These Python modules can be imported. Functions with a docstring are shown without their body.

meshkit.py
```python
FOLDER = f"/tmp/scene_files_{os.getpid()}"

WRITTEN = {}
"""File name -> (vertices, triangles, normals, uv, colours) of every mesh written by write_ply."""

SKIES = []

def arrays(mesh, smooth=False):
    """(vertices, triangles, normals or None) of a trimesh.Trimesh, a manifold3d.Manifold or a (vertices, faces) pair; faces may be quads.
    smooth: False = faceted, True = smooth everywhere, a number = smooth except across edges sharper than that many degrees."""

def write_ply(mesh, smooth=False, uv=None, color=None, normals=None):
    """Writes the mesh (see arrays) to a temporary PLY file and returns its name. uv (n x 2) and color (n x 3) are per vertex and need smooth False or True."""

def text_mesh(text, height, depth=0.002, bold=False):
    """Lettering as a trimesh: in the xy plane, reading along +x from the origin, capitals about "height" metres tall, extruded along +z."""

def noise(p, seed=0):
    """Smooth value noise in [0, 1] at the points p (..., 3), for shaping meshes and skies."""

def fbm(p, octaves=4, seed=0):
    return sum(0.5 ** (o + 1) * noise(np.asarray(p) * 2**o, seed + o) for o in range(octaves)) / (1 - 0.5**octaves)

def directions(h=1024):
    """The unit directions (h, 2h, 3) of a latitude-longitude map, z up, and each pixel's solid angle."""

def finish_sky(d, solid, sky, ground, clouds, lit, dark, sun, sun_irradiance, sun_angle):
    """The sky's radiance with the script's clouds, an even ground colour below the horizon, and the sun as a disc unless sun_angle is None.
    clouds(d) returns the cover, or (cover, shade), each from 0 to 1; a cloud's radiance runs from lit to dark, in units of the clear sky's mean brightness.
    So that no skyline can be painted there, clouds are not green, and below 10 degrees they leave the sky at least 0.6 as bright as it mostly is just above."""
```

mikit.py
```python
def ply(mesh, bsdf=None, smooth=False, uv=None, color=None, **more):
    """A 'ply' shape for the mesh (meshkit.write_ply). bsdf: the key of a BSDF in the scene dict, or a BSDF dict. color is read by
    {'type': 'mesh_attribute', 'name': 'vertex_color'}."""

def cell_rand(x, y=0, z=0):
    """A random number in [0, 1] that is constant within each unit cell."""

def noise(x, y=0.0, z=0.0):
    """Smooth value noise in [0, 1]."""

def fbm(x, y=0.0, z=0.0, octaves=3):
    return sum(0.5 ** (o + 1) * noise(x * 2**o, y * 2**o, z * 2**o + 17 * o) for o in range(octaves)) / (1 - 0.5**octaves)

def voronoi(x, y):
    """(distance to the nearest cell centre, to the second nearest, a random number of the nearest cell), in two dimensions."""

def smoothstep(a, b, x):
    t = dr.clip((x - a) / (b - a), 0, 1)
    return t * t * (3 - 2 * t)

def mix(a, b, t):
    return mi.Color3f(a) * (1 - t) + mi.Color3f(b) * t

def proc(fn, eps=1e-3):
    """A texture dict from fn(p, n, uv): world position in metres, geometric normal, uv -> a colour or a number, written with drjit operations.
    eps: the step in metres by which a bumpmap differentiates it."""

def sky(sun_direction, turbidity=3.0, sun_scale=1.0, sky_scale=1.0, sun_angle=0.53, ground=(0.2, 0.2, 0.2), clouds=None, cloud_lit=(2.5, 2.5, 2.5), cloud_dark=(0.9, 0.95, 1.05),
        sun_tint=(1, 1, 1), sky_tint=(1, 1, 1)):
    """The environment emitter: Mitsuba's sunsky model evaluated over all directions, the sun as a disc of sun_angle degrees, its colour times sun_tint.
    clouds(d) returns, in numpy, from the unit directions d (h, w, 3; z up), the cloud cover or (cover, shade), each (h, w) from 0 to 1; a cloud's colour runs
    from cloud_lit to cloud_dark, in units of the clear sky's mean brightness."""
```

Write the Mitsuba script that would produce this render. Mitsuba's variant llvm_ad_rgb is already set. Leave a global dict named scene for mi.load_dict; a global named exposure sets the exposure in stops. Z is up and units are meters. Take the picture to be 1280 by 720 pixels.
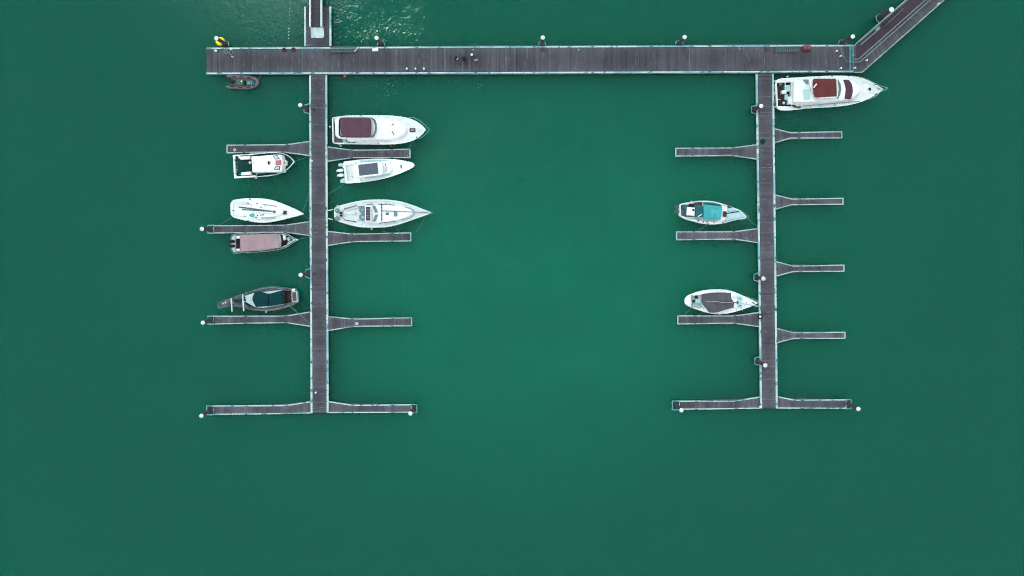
import math, random, numpy as np, mitsuba as mi, drjit as dr, manifold3d as m3, mikit, meshkit
from shapely.geometry import Polygon
T = mi.ScalarTransform4f
K, CX, CY = 0.11, 650.8, 287.7            # metres per photo pixel on the water, and the point straight below the drone
H = K * 985.0                             # flying height
scene, labels = {'type': 'scene'}, {}

# ---------------------------------------------------------------- camera, light, exposure
scene['camera'] = {'type': 'perspective', 'fov': 2 * math.degrees(math.atan(640 / 985)), 'fov_axis': 'x', 'near_clip': 1.0, 'far_clip': 3000.0,
                   'principal_point_offset_x': -(CX - 640) / 1280, 'principal_point_offset_y': -(CY - 360) / 720,
                   'to_world': T().look_at([0, 0, H], [0, 0, 0], [0, 1, 0])}
scene['sky'] = mikit.sky((-0.30, 0.47, 1.0), turbidity=3, sun_scale=0.22, sun_angle=10, clouds=lambda d: 1.0,
                         sun_tint=(.62, .92, 1.18), cloud_lit=(2.33, 2.5, 2.58), cloud_dark=(0.9, 0.95, 1.05))
exposure = 2.22

# ---------------------------------------------------------------- materials
def rgb(c): return {'type': 'rgb', 'value': list(c)}
def mat(key, c, rough=0.6, **kw):
    kw.setdefault('specular', .12 if rough >= .6 else .4)
    scene[key] = {'type': 'twosided', 'bsdf': {'type': 'principled', 'base_color': c if isinstance(c, dict) else rgb(c), 'roughness': rough, **kw}}
    return key
def speckle(a, b, s, lo=.35, hi=.7):
    return mikit.proc(lambda p, n, uv: mikit.mix(a, b, mikit.smoothstep(lo, hi, mikit.fbm(p.x * s, p.y * s, p.z * s))))
mat('boards_mat', {'type': 'mesh_attribute', 'name': 'vertex_color'}, .75)
mat('edge_mat', mikit.proc(lambda p, n, uv: mikit.mix(mikit.mix((.42, .53, .545), (.20, .36, .39), mikit.smoothstep(.45, .68, mikit.fbm(p.x * .35 + 3, p.y * .35))),
                                                      (.07, .20, .23), mikit.smoothstep(.64, .74, mikit.fbm(p.x * 2.1, p.y * 2.1 + 9)))), .5)
mat('finger_edge_mat', speckle((.36, .44, .455), (.17, .27, .29), .8, .42, .75), .5)
mat('fender_strip_mat', speckle((.14, .20, .23), (.07, .11, .13), 1.3), .7)
mat('frame_mat', (.05, .06, .065), .8)
mat('float_mat', speckle((.10, .11, .11), (.04, .06, .05), 1.7), .8)
mat('guide_mat', speckle((.16, .36, .38), (.09, .20, .21), 2.5), .5)
mat('pile_mat', speckle((.092, .055, .072), (.060, .036, .050), 1.5), .7)
mat('cap_mat', speckle((.72, .74, .74), (.50, .55, .55), 3.0, .5, .8), .4)
mat('cap_grey_mat', (.55, .62, .63), .5)
mat('gelcoat_mat', speckle((.76, .77, .77), (.66, .69, .695), .9, .45, .8), .3, specular=.5)
mat('deck_white_mat', speckle((.68, .70, .705), (.54, .60, .61), 1.6, .4, .8), .6)
mat('deck_teal_mat', speckle((.46, .56, .57), (.36, .48, .50), 1.6), .6)
mat('shade_teal_mat', (.34, .56, .58), .5)  # teal of covers and fittings, also used to paint side shadows
mat('grey_teak_mat', mikit.proc(lambda p, n, uv: mikit.mix((.13, .13, .145), (.085, .085, .1), mikit.noise(p.y * 12, p.x * .8))), .7)
mat('glass_mat', (.015, .02, .024), .12, specular=.6)
mat('glass_teal_mat', (.10, .20, .23), .15, specular=.6)
mat('dark_mat', (.02, .018, .02), .6)
mat('rubber_mat', (.018, .018, .02), .8)
mat('brown_deck_mat', speckle((.055, .032, .032), (.03, .022, .024), 2.5), .7)
mat('maroon_mat', speckle((.100, .052, .075), (.088, .045, .064), 1.2), .85)
mat('maroon_seam_mat', (.05, .026, .037), .85)
mat('red_canvas_mat', speckle((.125, .034, .036), (.105, .028, .031), 1.2), .85)
mat('plum_mat', (.075, .035, .05), .6)
mat('pink_mat', speckle((.34, .24, .262), (.29, .20, .22), 1.0), .85)
mat('grey_canvas_mat', speckle((.090, .086, .104), (.068, .064, .08), 1.1), .85)
mat('teal_canvas_mat', speckle((.040, .31, .33), (.075, .39, .41), 1.2), .8)
mat('teal_dark_canvas_mat', speckle((.012, .095, .11), (.02, .13, .15), 1.3), .8)
mat('green_deck_mat', speckle((.003, .043, .038), (.002, .032, .03), 1.5), .6)
mat('green_tarp_mat', speckle((.002, .034, .040), (.004, .045, .05), 1.0), .8)
mat('old_wood_mat', speckle((.115, .115, .128), (.055, .062, .070), 2.2), .8)
mat('steel_mat', (.42, .52, .53), .35, metallic=.6)
mat('teal_steel_mat', (.10, .34, .35), .45)
mat('solar_mat', (.055, .075, .11), .3, specular=.5)
mat('solar_dark_mat', (.03, .028, .045), .3, specular=.5)
mat('rib_mat', speckle((.15, .115, .14), (.11, .085, .10), 2.0), .6)
mat('rib_patch_mat', (.055, .022, .034), .7)
mat('rib_floor_mat', (.07, .13, .10), .7)
mat('pink_red_mat', (.55, .12, .15), .6)
mat('pink_hatch_mat', (.40, .14, .18), .6)
mat('red_mat', (.45, .03, .05), .5)
mat('yellow_mat', (.82, .76, .012), .4)
mat('rope_mat', (.20, .28, .28), .9)
mat('faded_red_mat', speckle((.23, .07, .085), (.15, .045, .055), 2.0), .8)
mat('line_mat', (.05, .045, .06), .6)
mat('lane_mat', speckle((.060, .044, .058), (.048, .036, .047), .8), .85)
mat('rail_grey_mat', (.17, .22, .235), .5)
mat('dull_rail_mat', (.11, .12, .14), .6)
mat('dark_teal_steel_mat', (.04, .10, .115), .5)
mat('rung_mat', (.12, .22, .24), .6)
mat('plate_mat', speckle((.44, .53, .55), (.26, .36, .38), 2.2), .5)
mat('deck_pale_mat', speckle((.60, .68, .69), (.48, .58, .59), 1.6), .6)
mat('skin_mat', (.42, .26, .19), .6)
mat('hair_mat', (.012, .010, .010), .6)
mat('black_cloth_mat', (.016, .014, .018), .9)
mat('red_cloth_mat', (.10, .03, .035), .9)
mat('navy_cloth_mat', (.025, .025, .04), .9)
mat('pale_cloth_mat', (.40, .38, .42), .9)

# ---------------------------------------------------------------- mesh helpers
rnd = random.Random(7)
rs = np.random.RandomState(7)
def U(px, py, z=0.0):
    s = K * (H - z) / H
    return np.array([(px - CX) * s, (CY - py) * s])
def U3(px, py, z): return np.array([*U(px, py, z), z])

class MB:
    def __init__(s): s.v, s.f, s.c, s.n = [], [], [], 0
    def add(s, v, f, c=None):
        v, f = np.asarray(v, float), np.asarray(f, int)
        if len(f) and f.shape[1] == 4: f = np.vstack([f[:, [0, 1, 2]], f[:, [0, 2, 3]]])
        s.v.append(v); s.f.append(f + s.n); s.n += len(v)
        if c is not None: s.c.append(np.broadcast_to(c, (len(v), 3)))
        return s
    def manifold(s, m):
        x = m.to_mesh(); return s.add(x.vert_properties[:, :3], x.tri_verts)
    def box(s, c, d, rz=0.0, c_=None):
        """centre, full size, turned by rz about z"""
        q = np.array([[x, y, z] for z in (-.5, .5) for x, y in ((-.5, -.5), (.5, -.5), (.5, .5), (-.5, .5))]) * d
        a, b = math.cos(rz), math.sin(rz)
        q[:, :2] = q[:, :2] @ np.array([[a, b], [-b, a]])
        return s.add(q + c, [[3, 2, 1, 0], [4, 5, 6, 7], [0, 1, 5, 4], [1, 2, 6, 5], [2, 3, 7, 6], [3, 0, 4, 7]], c_)
    def rings(s, R, cap0=False, cap1=False):
        """R: k rings of n points each, counter-clockwise seen from above, from below upwards"""
        k, n = len(R), len(R[0])
        f = [[i * n + j, i * n + (j + 1) % n, (i + 1) * n + (j + 1) % n, (i + 1) * n + j] for i in range(k - 1) for j in range(n)]
        V = np.vstack(R); s.add(V, f)
        for on, r, flip in ((cap0, R[0], 1), (cap1, R[-1], 0)):
            if on:
                t = np.asarray(m3.triangulate([np.asarray(r)[:, :2]]))
                s.add(r, t[:, ::-1] if flip else t)
        return s
    def tube(s, path, r, sides=6, closed=False, caps=True):
        p = np.asarray(path, float)
        t = (np.roll(p, -1, 0) - np.roll(p, 1, 0)) if closed else np.gradient(p, axis=0)
        t /= np.linalg.norm(t, axis=1, keepdims=True) + 1e-12
        up = np.where(np.abs(t[:, 2:]) < .9, [0, 0, 1.0], [1.0, 0, 0])
        a = np.cross(t, up); a /= np.linalg.norm(a, axis=1, keepdims=True); b = np.cross(t, a)
        an = np.arange(sides) * 2 * math.pi / sides
        rr = np.broadcast_to(r, (len(p),))
        V = p[:, None] + rr[:, None, None] * (np.cos(an)[None, :, None] * a[:, None] + np.sin(an)[None, :, None] * b[:, None])
        n, k = sides, len(p)
        f = [[i % k * n + j, (i + 1) % k * n + j, (i + 1) % k * n + (j + 1) % n, i % k * n + (j + 1) % n] for i in range(k if closed else k - 1) for j in range(n)]
        s.add(V.reshape(-1, 3), [q[::-1] for q in f])
        if caps and not closed:
            for q, o in ((V[0], 0), (V[-1], 1)):
                s.add(q, [[0, i, i + 1][::(1 if o else -1)] for i in range(1, n - 1)])
        return s
    def lathe(s, c, prof, n=16, axis=None):
        """profile (r, z) from bottom to top around a vertical axis at c"""
        an = np.arange(n) * 2 * math.pi / n
        R = [np.stack([c[0] + r * np.cos(an), c[1] + r * np.sin(an), np.full(n, c[2] + z)], 1) for r, z in prof]
        return s.rings(R, True, True)
    def torus(s, c, R, r, n=20, m=8, squash=1.0):
        an = np.arange(n) * 2 * math.pi / n
        return s.tube(np.stack([c[0] + R * np.cos(an), c[1] + R * np.sin(an) * squash, np.full(n, c[2])], 1), r, m, closed=True)
    def build(s):
        return np.vstack(s.v), np.vstack(s.f)

def ccw(p):
    p = np.asarray(p, float)
    x, y = p[:, 0], p[:, 1]
    return p if np.sum(x * np.roll(y, -1) - y * np.roll(x, -1)) > 0 else p[::-1]
def curve(pts, step=.25):
    """closed outline through the points; a third entry 1 marks a sharp corner. Catmull-Rom between corners."""
    P = [np.array(p[:2], float) for p in pts]; C = [len(p) > 2 for p in pts]; n = len(P); out = []
    for i in range(n):
        a, b = P[i], P[(i + 1) % n]
        z0 = a - (b - a) if C[i] else P[i - 1]
        z3 = b + (b - a) if C[(i + 1) % n] else P[(i + 2) % n]
        k = max(1, int(np.linalg.norm(b - a) / step))
        for t in np.arange(k) / k:
            out.append(.5 * (2 * a + (b - z0) * t + (2 * z0 - 5 * a + 4 * b - z3) * t * t + (3 * a - z0 - 3 * b + z3) * t ** 3))
    return np.array(out)
def inset(p, d):
    """move a counter-clockwise outline inwards by d along its vertex normals"""
    e = np.roll(p, -1, 0) - p
    e /= np.linalg.norm(e, axis=1, keepdims=True) + 1e-12
    n = np.stack([-e[:, 1], e[:, 0]], 1)
    m = n + np.roll(n, 1, 0)
    m /= np.maximum(np.sum(m * np.roll(n, 1, 0), 1), .55)[:, None]
    return p + m * np.asarray(d).reshape(-1, 1)
def z_(p, z): return np.column_stack([p, np.broadcast_to(z, len(p))])
def prism(mb, p, z0, z1, bev=.02):
    p = ccw(p)
    R = [z_(p, z0), z_(p, z1 - bev), z_(inset(p, bev), z1)] if bev else [z_(p, z0), z_(p, z1)]
    return mb.rings(R, False, True)
def pillow(mb, p, z0, z1, r=.12, crown=.05, lean=0.0):
    """a slab with rounded upper edges and a crowned top; lean: how far the sides slope in"""
    p = ccw(p); c = p.mean(0)
    w, V = np.linalg.eigh(np.cov((p - c).T)); ax = V[:, 1]
    u = (p - c) @ ax; h = min((u.max() - u.min()) * .5, max(.01, (u.max() - u.min()) * .5 - 1.2 * np.abs((p - c) @ V[:, 0]).max()))
    spine = c + np.clip(u, -h, h)[:, None] * ax
    R = [z_(p, z0)] + [z_(inset(p, lean + r * (1 - math.cos(a))), z1 - r + r * math.sin(a)) for a in np.radians([0, 30, 60, 90])]
    top = R[-1][:, :2]
    for t in (.3, .6, .85, 1.0):
        R.append(z_(top + (spine - top) * t, z1 + crown * (1 - (1 - t) ** 2)))
    return mb.rings(R)

count = {}
def nk(key):
    if key not in scene and key not in labels and key not in count:
        count[key] = 0; return key
    count[key] = count.get(key, 0) + 1
    return f'{key}_{count[key]:03d}'
def thing(name, label, cat, group=None):
    k = nk(name); labels[k] = {'label': label, 'category': cat}
    if group: labels[k]['group'] = group
    return k
def part(root, name, mb, m, smooth=False, label=None, kind=None, color=None):
    k = nk(root + '__' + name)
    scene[k] = mikit.ply(mb.build() if isinstance(mb, MB) else mb, m, smooth, color=color)
    if label or kind: labels[k] = {**({'label': label} if label else {}), **({'kind': kind} if kind else {})}
    return k
def single(name, mb, m, label, cat, group=None, smooth=False):
    k = nk(name); scene[k] = mikit.ply(mb.build(), m, smooth)
    labels[k] = {'label': label, 'category': cat}
    if group: labels[k]['group'] = group
    return k

# ---------------------------------------------------------------- water
def ruffle(p):      # cat's paws: one of stronger chop in the upper left, a weaker one in the basin
    a = dr.exp(-(dr.square((p.x + 16) / 7.5) + dr.square((p.y - 27.0) / 3.8)))
    b = dr.exp(-(dr.square((p.x + 7) / 13) + dr.square((p.y - 13) / 10)))
    return a, b
def waves(p, n, uv):
    a, b = ruffle(p)
    m = mikit.smoothstep(.3, .75, mikit.fbm(p.x * .3, p.y * .3))
    w = mikit.noise(p.x * 1.05 + p.y * .5, p.y * 1.9) + .40 * mikit.noise(p.x * 2.6 - p.y, p.y * 3.9 + 7) + .12 * mikit.noise(p.x * 6.3, p.y * 7.1 + 3)
    f = mikit.noise(p.x * 3.6 + p.y, p.y * 4.4) + .4 * mikit.noise(p.x * 7.3, p.y * 6.1 + 3)
    return (.004 + .076 * a * m) * w + (.004 + .022 * a + .046 * b * (.5 + m)) * f
def ripple(p, n, uv):
    a, b = ruffle(p)
    return mikit.mix((.05, .05, .05), (.015, .015, .015), dr.clip(3 * a + 2 * b, 0, 1))
scene['turbid_water'] = {'type': 'homogeneous', 'albedo': rgb([.002, .355, .25]), 'sigma_t': .62}
scene['water_mat'] = {'type': 'blendbsdf', 'weight': .0115, 'a': {'type': 'null'},
                      'b': {'type': 'twosided', 'bsdf': {'type': 'bumpmap', 'arbitrary': mikit.proc(waves, .04), 'scale': 1.0,
                            'bsdf': {'type': 'roughconductor', 'alpha': mikit.proc(ripple), 'material': 'none'}}}}
scene['water'] = {'type': 'cube', 'to_world': T().translate([0, 0, -7]).scale([600, 600, 7]), 'bsdf': {'type': 'ref', 'id': 'water_mat'}, 'interior': {'type': 'ref', 'id': 'turbid_water'}}
labels['water'] = {'kind': 'structure'}
# the seabed, with an added pale silt shoal whose shape imitates lens falloff
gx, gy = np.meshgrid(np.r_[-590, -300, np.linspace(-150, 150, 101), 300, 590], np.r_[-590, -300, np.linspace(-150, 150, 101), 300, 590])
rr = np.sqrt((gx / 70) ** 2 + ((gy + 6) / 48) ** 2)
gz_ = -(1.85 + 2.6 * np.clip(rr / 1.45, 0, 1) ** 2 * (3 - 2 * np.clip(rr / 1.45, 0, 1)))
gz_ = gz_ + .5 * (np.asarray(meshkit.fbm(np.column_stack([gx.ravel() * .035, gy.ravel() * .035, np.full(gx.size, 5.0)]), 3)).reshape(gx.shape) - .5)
i_ = np.arange(104)[:, None] * 105 + np.arange(104)[None]; i_ = i_.ravel()
mat('vignette_silt_mat', mikit.proc(lambda p, n, uv: mikit.mix((.010, .63, .40), (.008, .51, .34), mikit.smoothstep(.3, .7, mikit.fbm(p.x * .09 + p.y * .03, p.y * .16, 0, 4)))), 1.0, specular=0.0)  # bright silt colour lifts the basin centre, part of the painted lens falloff
scene['seabed'] = mikit.ply((np.column_stack([gx.ravel(), gy.ravel(), gz_.ravel()]), np.column_stack([i_, i_ + 1, i_ + 106, i_ + 105])), 'vignette_silt_mat', True)
labels['seabed'] = {'kind': 'structure'}

# ---------------------------------------------------------------- piers
def resample(P, s):
    d = np.r_[0, np.cumsum(np.linalg.norm(np.diff(P, axis=0), axis=1))]
    return np.stack([np.interp(s, d / d[-1], P[:, k]) for k in (0, 1)], 1)
def line_at(P, M, t):
    return np.stack([np.interp(t, M, P[:, k]) for k in (0, 1)], 1)
BASE = np.array([.070, .067, .081])
def boards(root, L, R, M, z, w=.145, gap=.014, tone=1.0, seed=0, wide=True):
    """cross boards between two edge polylines (same number of points, M = metres along)"""
    g = np.random.RandomState(seed + 11)
    mb, n = MB(), int(M[-1] / w)
    q = np.linspace(0, 1, 7)
    st_, am = (9, .10) if wide else (5, .24)          # tone drifts along the deck in runs of a few boards
    kn = np.arange(0, n + 2 * st_, st_); slow = np.interp(np.arange(n), kn, g.uniform(1 - am, 1 + am, len(kn)))
    for i in range(n):
        t = np.array([i * w + gap / 2, (i + 1) * w - gap / 2])
        a, b = line_at(L, M, t), line_at(R, M, t)
        zz = z + g.uniform(-.004, .004)
        x = [np.column_stack([a[j] + (b[j] - a[j]) * q[:, None], np.full(7, zz)]) for j in (0, 1)]
        col = BASE * tone * slow[i] * g.choice([1, 1, 1, .80, .90, 1.1, 1.0], p=[.3, .2, .1, .12, .12, .11, .05]) * g.uniform(.92, 1.08)
        if g.rand() < (.05 if wide else .07): col = col * 1.28 + np.array([.0, .007, .008])     # bleached boards
        mid = (a[0] + (b[0] - a[0]) * q[:, None])
        st = meshkit.fbm(np.column_stack([mid * .35, np.full(7, 3.0)]), 3)
        st = np.asarray(st) - .5
        edge = np.abs(q - .5) * 2
        c = col * (1 + .7 * st[:, None] + .18 * (edge[:, None] ** 2)) + np.array([-.002, .010, .012]) * (edge[:, None] ** 3)
        spot = (g.rand(7) < .02)[:, None]; c = c * np.where(spot, 1.7, 1.0) * np.where((g.rand(7) < .03)[:, None], .72, 1.0)      # droppings and wet spots
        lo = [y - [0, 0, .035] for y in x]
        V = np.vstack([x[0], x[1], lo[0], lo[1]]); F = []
        for j in range(6):
            F += [[j, 7 + j, 8 + j, j + 1], [14 + j, 15 + j, j + 1, j], [7 + j, 21 + j, 22 + j, 8 + j]]
        nrm = np.cross(V[7] - V[0], V[8] - V[0])[2]
        F = np.array(F) if nrm > 0 else np.array(F)[:, ::-1]
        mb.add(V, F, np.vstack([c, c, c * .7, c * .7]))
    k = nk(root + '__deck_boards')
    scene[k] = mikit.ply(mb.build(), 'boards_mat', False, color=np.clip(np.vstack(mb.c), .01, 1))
    labels[k] = {'kind': 'stuff'}
def offset_line(P, d):
    t = np.diff(P, axis=0); t /= np.linalg.norm(t, axis=1, keepdims=True)
    n = np.stack([-t[:, 1], t[:, 0]], 1)
    m = np.vstack([n[:1], n[:-1] + n[1:], n[-1:]])
    m[1:-1] /= np.maximum((m[1:-1] * n[1:]).sum(1, keepdims=True), .5)
    return P + m * d
def beam(mb, A, B, z0, z1, ch=.025):
    """a bar between the two polylines A and B (same length)"""
    p = ccw(np.vstack([A, B[::-1]]))
    return mb.rings([z_(p, z0), z_(p, z1 - ch), z_(inset(p, ch), z1)], True, True)
def cleat(root, xy, z, ang):
    mb = MB(); d = np.array([math.cos(ang), math.sin(ang)])
    c = np.array([*xy, z])
    for s in (-1, 1): mb.box(c + [*(d * s * .06), .04], [.05, .06, .08], ang)
    mb.tube([c + [*(d * t), .09 + .02 * abs(t) / .18] for t in (-.2, -.08, .08, .2)], [.02, .035, .035, .02], 6)
    part(root, 'cleat', mb, 'rubber_mat')
def pier(root, Lpx, Rpx, z, bw, span, emat, tone=1.0, tip=None, strip=0.0, skip=(), seed=0, cleats=0.0, root_gap=0.0):
    L, R = np.array([U(*p, z) for p in Lpx]), np.array([U(*p, z) for p in Rpx])
    C = (L + R) / 2
    M = np.r_[0, np.cumsum(np.linalg.norm(np.diff(C, axis=0), axis=1))]
    side = 1 if np.cross(np.r_[C[1] - C[0], 0], np.r_[L[0] - C[0], 0])[2] > 0 else -1
    Lo, Ro = offset_line(L, -side * strip), offset_line(R, side * strip)
    Li, Ri = offset_line(L, -side * (bw + strip)), offset_line(R, side * (bw + strip))
    Lb, Rb = offset_line(L, -side * (bw + strip + .035)), offset_line(R, side * (bw + strip + .035))
    boards(root, Lb, Rb, M, z, tone=tone, seed=seed, wide=seed < 20 or seed > 40)
    mb = MB(); a, b = offset_line(L, -side * (strip + .04)), offset_line(R, side * (strip + .04))
    p = ccw(np.vstack([a, b[::-1]])); mb.rings([z_(p, z - .22), z_(p, z - .06)], True, True)
    part(root, 'frame', mb, 'frame_mat')
    n = max(1, int(M[-1] / 6)); mb = MB()
    for i in range(n):
        t = np.array([i + .12, i + .88]) * M[-1] / n
        p = ccw(np.vstack([line_at(a, M, t), line_at(b, M, t)[::-1]]))
        mb.rings([z_(inset(p, .1), -.45), z_(inset(p, .06), z - .222)], True, True)
    part(root, 'float', mb, 'float_mat')
    for side_name, O, I, O0 in (('l', Lo, Li, L), ('r', Ro, Ri, R)):
        t = 0.0; g = np.random.RandomState(seed + (5 if side_name == 'l' else 9))
        while t < M[-1] - .05:
            e = min(M[-1], t + span * g.uniform(.85, 1.15))
            if M[-1] - e < span * .3: e = M[-1]
            if not any(side_name == s and t0 <= (t + e) / 2 <= t1 for s, t0, t1 in skip):
                tt = np.unique(np.r_[t + .012, [m for m in M if t + .02 < m < e - .02], e - .012])
                zt = z + .035 + g.uniform(-.004, .004)
                part(root, 'edge_beam', beam(MB(), line_at(O, M, tt), line_at(I, M, tt), z - .2, zt), emat)
                if strip:
                    part(root, 'fender_strip', beam(MB(), line_at(O0, M, tt), line_at(O, M, tt) + (line_at(O0, M, tt) - line_at(O, M, tt)) * .02, z - .28, z - .03, .03), 'fender_strip_mat')
            t = e
        if cleats:
            for t in np.arange(cleats * .6, M[-1] - .5, cleats):
                q = line_at((O + I) / 2, M, np.array([t, t + .1])); d = q[1] - q[0]
                if not any(side_name == s and t0 - .5 <= t <= t1 + .5 for s, t0, t1 in skip):
                    cleat(root, q[0], z + .036, math.atan2(d[1], d[0]))
    if tip:
        a, b = Lo[-1], Ro[-1]; d = C[-1] - C[-2]; d /= np.linalg.norm(d)
        part(root, 'end_beam', beam(MB(), np.array([a + d * .002, b + d * .002]), np.array([a + d * tip, b + d * tip]), z - .2, z + .036), emat)
    return L, R, M

k = main = thing('main_pier', 'wide grey plank pier running across the top of the marina', 'pier')
pier(k, [(258, 58.8), (662, 56.8), (1066, 55.2)], [(258, 93.4), (662, 92.6), (1066, 91)], .6, .2, 8.5, 'edge_mat', strip=.1, tip=.15, skip=[('l', 9.6, 13.4)], seed=1, cleats=8.0)
kL = thing('walkway_pier', 'long narrow plank walkway of the left dock, running down from the wide pier', 'pier', 'walkways down from the wide pier')
pier(kL, [(386.3, 94), (388.2, 516.5)], [(408.8, 93.9), (410.8, 516.4)], .55, .27, 7.0, 'edge_mat', tone=1.08, seed=2, cleats=7.0)
kR = thing('walkway_pier', 'long narrow plank walkway of the right dock, running down beside the large motor yacht', 'pier', 'walkways down from the wide pier')
pier(kR, [(944.7, 92.2), (950.3, 510.7)], [(967.4, 92.1), (972.3, 510.6)], .55, .27, 7.0, 'edge_mat', tone=1.1, seed=3, cleats=7.0)
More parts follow.
